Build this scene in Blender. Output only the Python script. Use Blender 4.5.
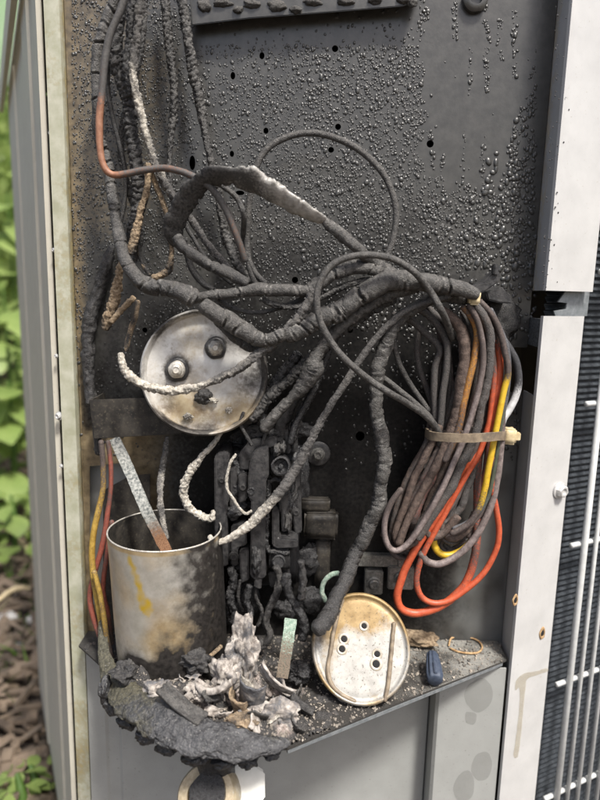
import bpy, bmesh, math, random
from mathutils import Vector, Matrix, Euler, noise
from mathutils.geometry import delaunay_2d_cdt
random.seed(7)
S = bpy.context.scene
for o in list(bpy.data.objects): bpy.data.objects.remove(o)
COL = S.collection
# ------------------------------------------------------------------ camera, sky, sun, exposure
F = 620.0                                   # focal length in pixels of a 600 px wide picture
PITCH, ROLL = math.radians(10.0), math.radians(1.4)
CAM = Vector((0, -0.42, 0.60))
RM = Matrix.Rotation(math.pi/2-PITCH, 3, 'X') @ Matrix.Rotation(ROLL, 3, 'Z')
cd = bpy.data.cameras.new('camera'); cam = bpy.data.objects.new('camera', cd); COL.objects.link(cam)
cam.location = CAM; cam.rotation_euler = RM.to_euler()
cd.sensor_fit = 'HORIZONTAL'; cd.sensor_width = 36; cd.lens = 36*F/600
cd.clip_start = 0.01; cd.clip_end = 500
cd.dof.use_dof = True; cd.dof.focus_distance = 0.39; cd.dof.aperture_fstop = 7.5
S.camera = cam
w = bpy.data.worlds.new('World'); S.world = w; w.use_nodes = True
nt = w.node_tree
sky = nt.nodes.new('ShaderNodeTexSky'); sky.sky_type = 'NISHITA'; sky.sun_disc = False
SUN_AZ, SUN_EL = math.radians(30), math.radians(58)     # azimuth from -Y (behind the camera) towards +X
sd = Vector((math.sin(SUN_AZ)*math.cos(SUN_EL), -math.cos(SUN_AZ)*math.cos(SUN_EL), math.sin(SUN_EL)))
sky.sun_elevation = SUN_EL; sky.sun_rotation = math.atan2(sd.x, sd.y)
sky.air_density = 1.0; sky.dust_density = 5.0; sky.ozone_density = 1.0
bg = nt.nodes['Background']; bg.inputs[1].default_value = 0.075
nt.links.new(sky.outputs[0], bg.inputs[0])
sl = bpy.data.lights.new('sun', 'SUN'); sl.energy = 2.4; sl.angle = math.radians(9); sl.color = (1, .97, .925)
so = bpy.data.objects.new('sun', sl); COL.objects.link(so); so.location = (2, -3, 4)
so.rotation_euler = (-sd).to_track_quat('-Z', 'Y').to_euler()
S.view_settings.view_transform = 'Standard'; S.view_settings.look = 'None'
S.view_settings.exposure = 1.32; S.view_settings.gamma = 1
# ------------------------------------------------------------------ helpers
def ray(px, py): return RM @ Vector(((px-300)/F, -(py-400)/F, -1))
def PY(px, py, Y):
    d = ray(px, py); return CAM + d*((Y-CAM.y)/d.y)
def PZ(px, py, Z):
    d = ray(px, py); return CAM + d*((Z-CAM.z)/d.z)
def PP(px, py, p, n):
    d = ray(px, py); return CAM + d*((p-CAM).dot(n)/d.dot(n))
def depth(p): return -(RM.transposed() @ (p-CAM)).z
def pxm(p): return depth(p)/F               # metres per photo pixel at p
def N3(v, s=1.0): return noise.noise(v*s)
def tag(o, label=None, cat=None, group=None, kind=None):
    if label: o['label'] = label
    if cat: o['category'] = cat
    if group: o['group'] = group
    if kind: o['kind'] = kind
    return o
def empty(name, loc, label=None, cat=None, group=None):
    o = bpy.data.objects.new(name, None); COL.objects.link(o); o.location = loc; o.empty_display_size = .02
    return tag(o, label, cat, group)
def wloc(o):
    v = Vector(o.location)
    while o.parent: o = o.parent; v += Vector(o.location)
    return v
def mk(name, verts, faces, mat, parent=None, smooth=True, attrs=None, solid=0, mats=None):
    vs = [Vector(v) for v in verts]
    lo = Vector([min(v[i] for v in vs) for i in range(3)]); hi = Vector([max(v[i] for v in vs) for i in range(3)])
    og = Vector(((lo.x+hi.x)/2, (lo.y+hi.y)/2, lo.z))
    me = bpy.data.meshes.new(name); me.from_pydata([v-og for v in vs], [], faces)
    me.materials.append(mat)
    if smooth: me.polygons.foreach_set('use_smooth', [True]*len(me.polygons))
    for k, vals in (attrs or {}).items():
        a = me.attributes.new(k, 'FLOAT', 'POINT'); a.data.foreach_set('value', vals)
    o = bpy.data.objects.new(name, me); COL.objects.link(o)
    if parent: o.parent = parent; o.location = og-wloc(parent)
    else: o.location = og
    if solid:
        m = o.modifiers.new('s', 'SOLIDIFY'); m.thickness = solid; m.offset = 0
    return o
def mkbm(name, bm, mat, parent=None, smooth=False, attrs=None):
    bm.verts.ensure_lookup_table(); bm.verts.index_update()
    v = [x.co.copy() for x in bm.verts]; f = [[a.index for a in p.verts] for p in bm.faces]; bm.free()
    return mk(name, v, f, mat, parent, smooth, attrs)
# ---- materials: one recipe. A is the clean look, B the burnt or shaded look (attribute burn), T a tint (attribute tint)
def M(name, A, B=None, T=None, rough=(.6, .6), metal=(0, 0), scale=400, bump=.3, bdist=.0004, spread=.5, fine=3, coat=0, trans=None, spec=.5, speck=None):
    m = bpy.data.materials.new(name); m.use_nodes = True; t = m.node_tree; L = t.links.new
    bs = t.nodes['Principled BSDF']; bs.inputs['Specular IOR Level'].default_value = spec if not isinstance(spec, tuple) else spec[0]
    tc = t.nodes.new('ShaderNodeTexCoord')
    def nz(s, d=5, r=.6):
        n = t.nodes.new('ShaderNodeTexNoise'); n.inputs['Scale'].default_value = s
        n.inputs['Detail'].default_value = d; n.inputs['Roughness'].default_value = r
        L(tc.outputs['Object'], n.inputs['Vector']); return n
    def ramp(src, c1, c2, lo=.35, hi=.65):
        r = t.nodes.new('ShaderNodeValToRGB'); e = r.color_ramp.elements
        e[0].position = lo; e[1].position = hi; e[0].color = (*c1, 1); e[1].color = (*c2, 1)
        L(src, r.inputs[0]); return r.outputs[0]
    n1 = nz(scale); n2 = nz(scale*fine)
    col = ramp(n1.outputs[0], A[0], A[1])
    rg = None
    def fac(attr, lo, hi):
        at = t.nodes.new('ShaderNodeAttribute'); at.attribute_name = attr
        a = t.nodes.new('ShaderNodeMath'); a.operation = 'MULTIPLY_ADD'
        L(n2.outputs[0], a.inputs[0]); a.inputs[1].default_value = spread*2; 
        b = t.nodes.new('ShaderNodeMath'); b.operation = 'ADD'; L(at.outputs['Fac'], b.inputs[0]); b.inputs[1].default_value = -spread
        L(b.outputs[0], a.inputs[2])
        mr = t.nodes.new('ShaderNodeMapRange'); mr.inputs[1].default_value = lo; mr.inputs[2].default_value = hi
        L(a.outputs[0], mr.inputs[0]); return mr.outputs[0]
    def mix(f, a, b):
        x = t.nodes.new('ShaderNodeMix'); x.data_type = 'RGBA'; L(f, x.inputs[0]); L(a, x.inputs[6]); L(b, x.inputs[7]); return x.outputs[2]
    if T: col = mix(fac('tint', .25, .75), col, ramp(n1.outputs[0], T[0], T[1]))
    if B:
        f = fac('burn', .3, .7)
        col = mix(f, col, ramp(n2.outputs[0], B[0], B[1]))
        for key, pr in (('Roughness', rough), ('Metallic', metal), ('Specular IOR Level', spec if isinstance(spec, tuple) else (spec, spec))):
            mr = t.nodes.new('ShaderNodeMapRange'); mr.inputs[3].default_value = pr[0]; mr.inputs[4].default_value = pr[1]
            L(f, mr.inputs[0]); L(mr.outputs[0], bs.inputs[key])
    else:
        mr = t.nodes.new('ShaderNodeMapRange'); mr.inputs[1].default_value = .3; mr.inputs[2].default_value = .7
        mr.inputs[3].default_value = rough[0]; mr.inputs[4].default_value = rough[1]
        L(n2.outputs[0], mr.inputs[0]); L(mr.outputs[0], bs.inputs['Roughness'])
        bs.inputs['Metallic'].default_value = metal[0]
    if speck:                                            # (colour, amount, scale factor): dust or soot grains lying on the surface
        n3 = nz(scale*speck[2], 4, .7); r3 = t.nodes.new('ShaderNodeMapRange'); r3.inputs[1].default_value = .60-.12*speck[1]; r3.inputs[2].default_value = .74-.12*speck[1]
        L(n3.outputs[0], r3.inputs[0]); rgb = t.nodes.new('ShaderNodeRGB'); rgb.outputs[0].default_value = (*speck[0], 1)
        col = mix(r3.outputs[0], col, rgb.outputs[0])
    L(col, bs.inputs['Base Color'])
    if coat: bs.inputs['Coat Weight'].default_value = coat; bs.inputs['Coat Roughness'].default_value = .15
    if trans:
        bs.inputs['Transmission Weight'].default_value = 0
        tl = t.nodes.new('ShaderNodeBsdfTranslucent'); L(col, tl.inputs[0])
        ad = t.nodes.new('ShaderNodeMixShader'); ad.inputs[0].default_value = trans
        L(bs.outputs[0], ad.inputs[1]); L(tl.outputs[0], ad.inputs[2]); L(ad.outputs[0], t.nodes['Material Output'].inputs[0])
    if bump:
        bp = t.nodes.new('ShaderNodeBump'); bp.inputs['Strength'].default_value = bump; bp.inputs['Distance'].default_value = bdist
        L(n2.outputs[0], bp.inputs['Height']); L(bp.outputs[0], bs.inputs['Normal'])
    return m
g = lambda v, w=1.0, b=1.0: (v*w, v, v*b)
CH = ((.007, .007, .008), (.038, .036, .034))        # char
GR = ((.026, .0245, .023), (.092, .087, .080))         # sooty grey
MT = {}
MT['paint'] = M('cabinet_paint', ((.48, .45, .37), (.53, .50, .415)), B=((.24, .24, .17), (.30, .29, .20)), rough=(.55, .7), scale=60, bump=.05, spec=.25, speck=((.24, .22, .16), -.2, 9))
MT['paint_white'] = M('post_paint', ((.44, .437, .425), (.50, .496, .482)), B=((.30, .22, .12), (.5, .42, .28)), rough=(.33, .6), scale=50, bump=.06, spec=.5, speck=((.30, .27, .21), -.25, 12))
MT['paint_low'] = M('lower_panel_paint', ((.29, .295, .28), (.33, .335, .32)), B=((.02, .02, .018), (.06, .05, .04)), rough=(.42, .7), scale=40, bump=.06, speck=((.13, .125, .10), -.2, 14))
MT['strip'] = M('aged_strip_paint', ((.34, .34, .24), (.47, .465, .37)), B=((.16, .12, .06), (.32, .27, .14)), rough=(.5, .7), scale=90, bump=.15)
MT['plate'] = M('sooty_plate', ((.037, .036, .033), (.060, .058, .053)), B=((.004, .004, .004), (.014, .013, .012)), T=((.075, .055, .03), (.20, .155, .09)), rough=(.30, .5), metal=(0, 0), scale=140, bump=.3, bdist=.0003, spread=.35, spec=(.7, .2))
t = MT['plate'].node_tree                                  # bare galvanised metal where the soot never reached (attribute bare)
_bs = t.nodes['Principled BSDF']; _src = _bs.inputs['Base Color'].links[0].from_socket; _at = t.nodes.new('ShaderNodeAttribute'); _at.attribute_name = 'bare'
_mx = t.nodes.new('ShaderNodeMix'); _mx.data_type = 'RGBA'; _mx.inputs[7].default_value = (.13, .133, .128, 1)
t.links.new(_at.outputs['Fac'], _mx.inputs[0]); t.links.new(_src, _mx.inputs[6]); t.links.new(_mx.outputs[2], _bs.inputs['Base Color'])
MT['galv'] = M('galvanised_steel', ((.20, .22, .23), (.32, .34, .35)), B=((.01, .01, .01), (.05, .045, .04)), T=((.10, .06, .02), (.25, .18, .09)), rough=(.5, .75), metal=(.5, 0), scale=220, bump=.25, bdist=.0002)
MT['tar'] = M('tar_droplet', ((.024, .024, .023), (.052, .051, .047)), rough=(.26, .42), scale=900, bump=.2, bdist=.0002, spec=.6)
MT['tray'] = M('sooty_tray', ((.16, .16, .15), (.26, .25, .22)), B=((.010, .010, .009), (.045, .04, .035)), rough=(.6, .8), scale=500, bump=.5, bdist=.0005, spread=.6)
ASHE = ((.13, .125, .115), (.30, .285, .265))
MT['char'] = M('black_char', CH, B=GR, T=ASHE, rough=(.5, .8), scale=500, bump=.9, bdist=.0008, speck=((.16, .15, .14), .4, 5), spec=.5)
MT['gloss'] = M('glossy_char', ((.008, .008, .009), (.035, .035, .036)), B=GR, rough=(.25, .6), scale=600, bump=.9, bdist=.0008, speck=((.13, .12, .11), .3, 6))
MT['grey'] = M('sooty_grey_insulation', GR, B=CH, T=ASHE, rough=(.52, .42), scale=420, bump=1.0, bdist=.0009, speck=((.26, .25, .23), .35, 7), spec=.5)
MT['ash'] = M('white_ash', ((.30, .27, .22), (.66, .62, .54)), B=((.03, .03, .03), (.15, .14, .13)), rough=(.95, .85), scale=500, bump=1.0, bdist=.0009, spread=.6, speck=((.02, .02, .02), .35, 4))
MT['tan'] = M('tan_ash', ((.16, .11, .065), (.42, .32, .21)), B=CH, rough=(.95, .8), scale=450, bump=1.0, bdist=.0009, spread=.5, speck=((.02, .018, .016), .4, 4))
MT['pink'] = M('pinkish_ash', ((.14, .12, .105), (.46, .42, .375)), B=((.03, .03, .032), (.12, .12, .125)), rough=(.95, .85), scale=260, bump=.6, bdist=.0008, spread=.5)
MT['copper'] = M('scorched_copper', ((.20, .085, .045), (.30, .15, .09)), B=((.045, .042, .04), (.09, .085, .08)), rough=(.55, .7), scale=300, bump=.3, bdist=.0003)
MT['silver'] = M('highlight_jacket', ((.22, .21, .19), (.45, .43, .40)), B=((.012, .012, .012), (.07, .066, .062)), rough=(.36, .7), scale=250, bump=.7, bdist=.0004)  # pale A look is a highlight painted into the jacket
SOOT = ((.035, .028, .026), (.10, .075, .065))
MT['orange'] = M('orange_insulation', ((.40, .068, .028), (.53, .108, .045)), B=SOOT, rough=(.45, .75), scale=300, bump=.3, bdist=.0003, spread=.6, speck=((.07, .035, .025), .30, 4))
MT['red'] = M('red_brown_insulation', ((.20, .05, .034), (.31, .085, .055)), B=SOOT, rough=(.6, .8), scale=400, bump=.3, bdist=.0003, spread=.6)
MT['yellow'] = M('yellow_insulation', ((.52, .32, .015), (.66, .44, .04)), B=SOOT, rough=(.42, .75), scale=300, bump=.2, bdist=.0002, spread=.55, speck=((.05, .03, .02), .12, 4))
MT['amber'] = M('amber_insulation', ((.34, .13, .02), (.50, .24, .04)), B=SOOT, rough=(.5, .75), scale=300, bump=.3, bdist=.0003, spread=.6, speck=((.05, .03, .02), .3, 4))
MT['ochre'] = M('ochre_insulation', ((.30, .18, .03), (.48, .32, .07)), B=SOOT, rough=(.5, .75), scale=350, bump=.4, bdist=.0004, spread=.6, speck=((.05, .03, .02), .35, 4))
MT['green'] = M('green_insulation', ((.045, .055, .04), (.075, .09, .06)), B=((.04, .04, .045), (.11, .11, .115)), rough=(.5, .75), scale=300, bump=.2, bdist=.0002)
MT['brown'] = M('brown_insulation', ((.045, .030, .024), (.115, .080, .062)), B=((.03, .028, .027), (.085, .08, .075)), rough=(.75, .8), scale=420, bump=.9, bdist=.0006, speck=((.20, .15, .13), .4, 6))
MT['mauve'] = M('mauve_grey_insulation', ((.11, .085, .08), (.25, .205, .19)), B=SOOT, rough=(.6, .8), scale=350, bump=.5, bdist=.0004, speck=((.05, .04, .035), .35, 5))
MT['white'] = M('pale_insulation', ((.42, .42, .42), (.60, .60, .60)), B=((.015, .015, .017), (.05, .05, .052)), rough=(.5, .7), scale=300, bump=.2, bdist=.0003)
MT['tie'] = M('tan_nylon', ((.13, .10, .07), (.26, .205, .14)), B=((.05, .04, .035), (.12, .10, .08)), rough=(.55, .7), scale=200, bump=.3, bdist=.0003)
MT['tie_head'] = M('amber_nylon', ((.42, .33, .18), (.62, .52, .33)), rough=(.4, .6), scale=150, bump=.2, bdist=.0003)
MT['lid'] = M('heat_tinted_metal', ((.46, .445, .42), (.62, .605, .57)), B=((.025, .022, .02), (.085, .078, .07)), T=((.27, .20, .12), (.42, .35, .23)), rough=(.45, .7), metal=(.45, .1), scale=130, bump=.12, bdist=.0002, spread=.35)
MT['can'] = M('scorched_can', ((.44, .42, .37), (.56, .54, .49)), B=((.010, .009, .008), (.035, .031, .028)), T=((.42, .31, .17), (.58, .47, .30)), rough=(.3, .42), metal=(.6, .1), scale=120, bump=.12, bdist=.0002, spread=.16)
t = MT['can'].node_tree                                    # scorched remnant of the yellow label print (attribute print)
_bs = t.nodes['Principled BSDF']; _src = _bs.inputs['Base Color'].links[0].from_socket; _at = t.nodes.new('ShaderNodeAttribute'); _at.attribute_name = 'print'
_mx = t.nodes.new('ShaderNodeMix'); _mx.data_type = 'RGBA'; _mx.inputs[7].default_value = (.62, .42, .04, 1)
t.links.new(_at.outputs['Fac'], _mx.inputs[0]); t.links.new(_src, _mx.inputs[6]); t.links.new(_mx.outputs[2], _bs.inputs['Base Color'])
MT['sootsteel'] = M('soot_coated_steel', ((.012, .011, .010), (.05, .044, .036)), rough=(.5, .7), scale=90, bump=.3, bdist=.0003, spec=.35, speck=((.10, .085, .06), .2, 8))
MT['lid2'] = M('speckled_tinted_metal', ((.30, .29, .265), (.42, .41, .375)), B=((.03, .025, .02), (.12, .10, .075)), T=((.22, .145, .06), (.35, .25, .12)), rough=(.5, .7), metal=(.35, .1), scale=130, bump=.15, bdist=.0002, spread=.35, speck=((.06, .045, .03), .25, 5))
MT['stud'] = M('terminal_metal', ((.42, .39, .34), (.70, .67, .60)), B=CH, rough=(.45, .8), metal=(.5, 0), scale=500, bump=.4, bdist=.0003)
MT['sticker'] = M('yellow_sticker', ((.50, .34, .04), (.64, .46, .09)), B=((.28, .20, .09), (.42, .34, .2)), rough=(.5, .7), scale=200, bump=.1)
MT['blue'] = M('blue_plastic', ((.030, .042, .068), (.055, .070, .10)), rough=(.5, .65), scale=400, bump=.2)
MT['bakelite'] = M('charred_bakelite', ((.016, .016, .017), (.055, .053, .052)), B=((.004, .004, .005), (.014, .014, .015)), rough=(.42, .35), scale=300, bump=.5, bdist=.0005)
MT['steel'] = M('dull_steel', ((.18, .175, .16), (.36, .35, .32)), B=CH, rough=(.45, .7), metal=(.7, .2), scale=400, bump=.3, bdist=.0002)
MT['screw'] = M('painted_screw', ((.50, .50, .49), (.66, .65, .63)), rough=(.35, .5), metal=(.4, .4), scale=500, bump=.15, bdist=.0002)
MT['rust'] = M('rusty_tan', ((.22, .12, .05), (.46, .32, .17)), rough=(.8, .95), scale=350, bump=.5, bdist=.0004)
MT['verd'] = M('verdigris', ((.20, .30, .23), (.40, .48, .40)), B=((.05, .04, .03), (.24, .19, .14)), rough=(.85, .85), scale=400, bump=.9, bdist=.0007, spread=.7, speck=((.03, .03, .025), .4, 3))
MT['stain'] = M('damp_paint', ((.20, .20, .185), (.23, .23, .215)), rough=(.3, .4), scale=100, bump=.03)
MT['hexcap'] = M('white_plastic', ((.60, .60, .55), (.68, .68, .63)), B=((.30, .24, .15), (.45, .38, .26)), rough=(.35, .5), scale=120, bump=.05)
MT['coil'] = M('coil_fins', ((.018, .022, .026), (.045, .052, .06)), rough=(.4, .6), metal=(.3, .3), scale=300, bump=.3, bdist=.0003)
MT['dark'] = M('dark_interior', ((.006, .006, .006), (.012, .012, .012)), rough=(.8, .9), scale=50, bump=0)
MT['wirewhite'] = M('white_coated_wire', ((.56, .57, .55), (.66, .67, .65)), rough=(.32, .45), scale=200, bump=.05)
# ---- shapes
def smooth_path(pts, step):
    """pts: list of (Vector, r, burn) -> resampled list of the same"""
    n = len(pts); out = []
    for i in range(n-1):
        p0, p1, p2, p3 = pts[max(i-1, 0)], pts[i], pts[i+1], pts[min(i+2, n-1)]
        k = max(2, int((p2[0]-p1[0]).length/step))
        for j in range(k):
            t = j/k; t2 = t*t; t3 = t2*t
            c = (p1[0]*2 + (p2[0]-p0[0])*t + (p0[0]*2-p1[0]*5+p2[0]*4-p3[0])*t2 + (p1[0]*3-p0[0]-p2[0]*3+p3[0])*t3)*.5
            e = t2*(3-2*t)
            out.append((c, p1[1]+(p2[1]-p1[1])*e, p1[2]+(p2[2]-p1[2])*t))
    out.append(pts[-1]); return out
def tube(name, pts, mat, style='wire', nseg=None, flat=1.0, parent=None, nrm=None, amp=1.0):
    mr = sum(p[1] for p in pts)/len(pts)
    step = {'wire': .0016, 'rough': .0010, 'allig': .0006, 'ring': .00045, 'rope': .0006, 'lump': .0009}[style]
    nseg = nseg or {'wire': 10, 'rough': 12, 'allig': 20, 'ring': 20, 'rope': 18, 'lump': 24}[style]
    P = smooth_path(pts, step); n = len(P); P0 = P; P = []; jo = Vector((random.uniform(-90, 90),)*3); ja = .12 if style == 'wire' else (.34 if flat > .5 else .10)
    for (c, r, b) in P0:                                 # the run is never a clean curve: small kinks and swellings
        P.append((c+noise.noise_vector(c*(70 if style == 'wire' else 55)+jo)*r*ja+noise.noise_vector(c*160+jo)*r*ja*.35, r*(1+(.03 if style == 'wire' else .14)*noise.noise(c*90+jo)), b))
    sd_ = Vector((random.uniform(-50, 50), random.uniform(-50, 50), random.uniform(-50, 50)))
    T = []
    for i in range(n):
        d = P[min(i+1, n-1)][0]-P[max(i-1, 0)][0]; T.append(d.normalized() if d.length > 1e-9 else Vector((0, 0, 1)))
    Nn = Vector(nrm) if nrm else Vector((0, -1, .17)); Nn = (Nn-T[0]*Nn.dot(T[0])).normalized()
    cuts = []
    if style == 'ring':
        s = 0; tot = sum((P[i+1][0]-P[i][0]).length for i in range(n-1))
        while s < tot:
            s += mr*random.choice((1.3, 2.2, 3.6, 5.0))*random.uniform(.8, 1.2); cuts.append((s, random.uniform(.0005, .0011), random.choice((.12, .2, .35, .55)), random.uniform(-.6, .6), random.uniform(0, 6.28)))
    V = []; B = []; TT = []; s = 0
    for i in range(n):
        c, r, b = P[i]
        if i: s += (c-P[i-1][0]).length
        Nn = (Nn-T[i]*Nn.dot(T[i])).normalized(); Bn = T[i].cross(Nn)
        ed = min(i, n-1-i)*step/mr
        tap = 1 if ed > 1 else (.55+.45*math.sqrt(max(0, 1-(1-ed)**2)))
        for j in range(nseg):
            a = 6.28318*j/nseg; ca, sa = math.cos(a), math.sin(a)
            q = Vector((s/mr*.5, ca, sa)); d = 0; tn = 0
            if style == 'wire': d = .05*noise.noise(q*1.2+sd_)
            elif style == 'rough':
                d = .15*noise.noise(q*1.0+sd_)+.10*noise.noise(q*3.2+sd_)+.06*noise.noise(q*8+sd_)
                if mr > .0024:
                    v = noise.voronoi(Vector((q.x*.8, ca*.8, sa*.8))+sd_)[0]; e = v[1]-v[0]
                    if e < .07: d -= .28*(1-e/.07)
                    elif e < .13: tn = .55; d += .03
            elif style == 'lump': d = .40*noise.noise(q*1.2+sd_)+.26*noise.noise(q*3.1+sd_)+.14*noise.noise(q*7+sd_)
            elif style == 'rope':
                d = .30*noise.noise(q*1.3+sd_)+.20*noise.noise(q*3.5+sd_)+.10*noise.noise(q*9+sd_)
                v = noise.voronoi(q*1.5+sd_)[0]; e = v[1]-v[0]
                if e < .2: d -= .34*(1-e/.2)
            elif style == 'allig':
                d = .12*noise.noise(q*1.1+sd_)+.05*noise.noise(q*5+sd_)
                v = noise.voronoi(Vector((q.x*2.0, ca*1.05, sa*1.05))+sd_)[0]; e = v[1]-v[0]
                d += .06*(1-v[0])
                if e < .18: d -= .42*(1-e/.18)
                elif e < .30: tn = .35
            elif style == 'ring':
                d = .10*noise.noise(q*1.0+sd_)+.05*noise.noise(q*5+sd_)+.025*noise.noise(q*13+sd_)
                for (cs, cw, cdp, sl_, ph) in cuts:
                    dd = s-cs-sl_*r*math.cos(a+ph)-r*.35*noise.noise(Vector((ca*1.5, sa*1.5, cs*300)))-r*.12*noise.noise(Vector((ca*6, sa*6, cs*300)))
                    ad_ = abs(dd)
                    if ad_ < cw: d -= cdp*(1-ad_/cw)**.6
                    elif ad_ < cw*2.6: d += .025*(1-(ad_-cw)/(cw*1.6)); tn = .5
            rr = r*tap*(1+d*amp)
            V.append(c+Nn*(ca*rr*flat)+Bn*(sa*rr)); B.append(b+(.38*noise.noise(q*.55-sd_) if style != 'wire' else .22*noise.noise(q*.3-sd_))); TT.append(tn*(.8+.8*noise.noise(q*2+sd_)) if tn else 0)
    Fc = []
    for i in range(n-1):
        for j in range(nseg):
            k = (j+1) % nseg
            Fc.append((i*nseg+j, i*nseg+k, (i+1)*nseg+k, (i+1)*nseg+j))
    Fc.append(list(range(nseg))[::-1]); Fc.append([(n-1)*nseg+j for j in range(nseg)])
    return mk(name, V, Fc, mat, parent, True, {'burn': B, 'tint': TT})
def pth(pts, w, Y, burn=0.0):
    """photo-traced path: (px, py[, Y[, width[, burn]]]) -> world points with radius"""
    o = []; y, ww, b = Y, w, burn
    for p in pts:
        if len(p) > 2 and p[2] is not None: y = p[2]
        if len(p) > 3 and p[3] is not None: ww = p[3]
        if len(p) > 4 and p[4] is not None: b = p[4]
        c = PY(p[0], p[1], y); o.append((c, ww*.5*pxm(c), b))
    return o
def cab(name, label, cat, mat, style, w, pts, Y=-.03, burn=0.0, group=None, flat=1.0, amp=1.0):
    o = tube(name, pth(pts, w, Y, burn), MT[mat], style, flat=flat, amp=amp)
    return tag(o, label, cat, group)
def prism(name, poly, vec, mat, parent=None, bevel=0, attrs=None):
    bm = bmesh.new(); vec = Vector(vec)
    a = [bm.verts.new(Vector(p)) for p in poly]; f = bm.faces.new(a)
    r = bmesh.ops.extrude_face_region(bm, geom=[f]); vs = [e for e in r['geom'] if isinstance(e, bmesh.types.BMVert)]
    bmesh.ops.translate(bm, verts=vs, vec=vec); bmesh.ops.recalc_face_normals(bm, faces=bm.faces)
    if bevel: bmesh.ops.bevel(bm, geom=list(bm.edges), offset=bevel, segments=2, affect='EDGES', clamp_overlap=True)
    return mkbm(name, bm, mat, parent)
def rbox(name, c, size, mat, parent=None, bevel=.001, amp=0.0, cuts=0, rot=None, burn=None, fr=300):
    bm = bmesh.new(); bmesh.ops.create_cube(bm, size=1)
    bmesh.ops.scale(bm, vec=size, verts=bm.verts)
    if bevel: bmesh.ops.bevel(bm, geom=list(bm.edges), offset=bevel, segments=2, affect='EDGES', clamp_overlap=True)
    if cuts: bmesh.ops.subdivide_edges(bm, edges=list(bm.edges), cuts=cuts, use_grid_fill=True)
    bmesh.ops.triangulate(bm, faces=[f for f in bm.faces if len(f.verts) > 4])
    R = rot if rot else Matrix.Identity(3)
    bl = []
    for v in bm.verts:
        p = R @ v.co + Vector(c)
        if amp: p += noise.noise_vector(p*fr)*amp + noise.noise_vector(p*fr*3)*amp*.5
        v.co = p; bl.append((burn(p) if callable(burn) else (burn or 0)))
    return mkbm(name, bm, mat, parent, smooth=bool(amp), attrs={'burn': bl})
def pbox(name, x0, y0, x1, y1, Y, d, mat, parent=None, **k):
    """box whose front face covers a photo rectangle at depth Y, d metres deep"""
    a, b, c2, d2 = PY(x0, y0, Y), PY(x1, y0, Y), PY(x0, y1, Y), PY(x1, y1, Y)
    c = (a+b+c2+d2)/4
    return rbox(name, c+Vector((0, d/2, 0)), (abs(b.x-a.x+d2.x-c2.x)/2, d, abs(a.z-c2.z+b.z-d2.z)/2), mat, parent, **k)
def frame(n, up=(0, 0, 1)):
    n = Vector(n).normalized(); u = Vector(up).cross(n); u.normalize(); v = n.cross(u); return u, v, n
def lathe(name, c, n, prof, mat, parent=None, seg=40, su=1.0, sv=1.0, roll=0.0, attrf=None, smooth=True, wob=0.0, up=(0, 0, 1)):
    u, v, n = frame(n, up); c = Vector(c)
    if roll: u, v = u*math.cos(roll)+v*math.sin(roll), v*math.cos(roll)-u*math.sin(roll)
    V = []; Fc = []; A = {}
    for i, (r, h) in enumerate(prof):
        for j in range(seg):
            a = 6.28318*j/seg; k = 1+wob*noise.noise(Vector((math.cos(a)*1.5, math.sin(a)*1.5, h*40)))
            p = c+u*(math.cos(a)*r*su*k)+v*(math.sin(a)*r*sv*k)+n*h
            V.append(p)
            for key, f in (attrf or {}).items(): A.setdefault(key, []).append(f(p, a, r, h))
    for i in range(len(prof)-1):
        for j in range(seg):
            k = (j+1) % seg; Fc.append((i*seg+j, i*seg+k, (i+1)*seg+k, (i+1)*seg+j))
    if prof[0][0] > 1e-6: Fc.append(list(range(seg))[::-1])
    if prof[-1][0] > 1e-6: Fc.append([(len(prof)-1)*seg+j for j in range(seg)])
    o = mk(name, V, Fc, mat, parent, smooth, A)
    if smooth:
        try: o.data.set_sharp_from_angle(angle=math.radians(40))
        except Exception: pass
    return o
def blob(name, c, size, mat, parent=None, amp=.3, sub=3, fr=1.6, burn=0.0):
    bm = bmesh.new(); bmesh.ops.create_icosphere(bm, subdivisions=sub, radius=1)
    sd_ = Vector((random.uniform(-50, 50),)*3); bl = []
    for v in bm.verts:
        d = 1+amp*noise.noise(v.co*fr+sd_)+amp*.38*noise.noise(v.co*fr*2.7+sd_)+amp*.10*noise.noise(v.co*fr*7+sd_)
        v.co = Vector((v.co.x*size[0], v.co.y*size[1], v.co.z*size[2]))*d+Vector(c)
        bl.append(burn+.5*noise.noise(v.co*150))
    return mkbm(name, bm, mat, parent, True, {'burn': bl})
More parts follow.
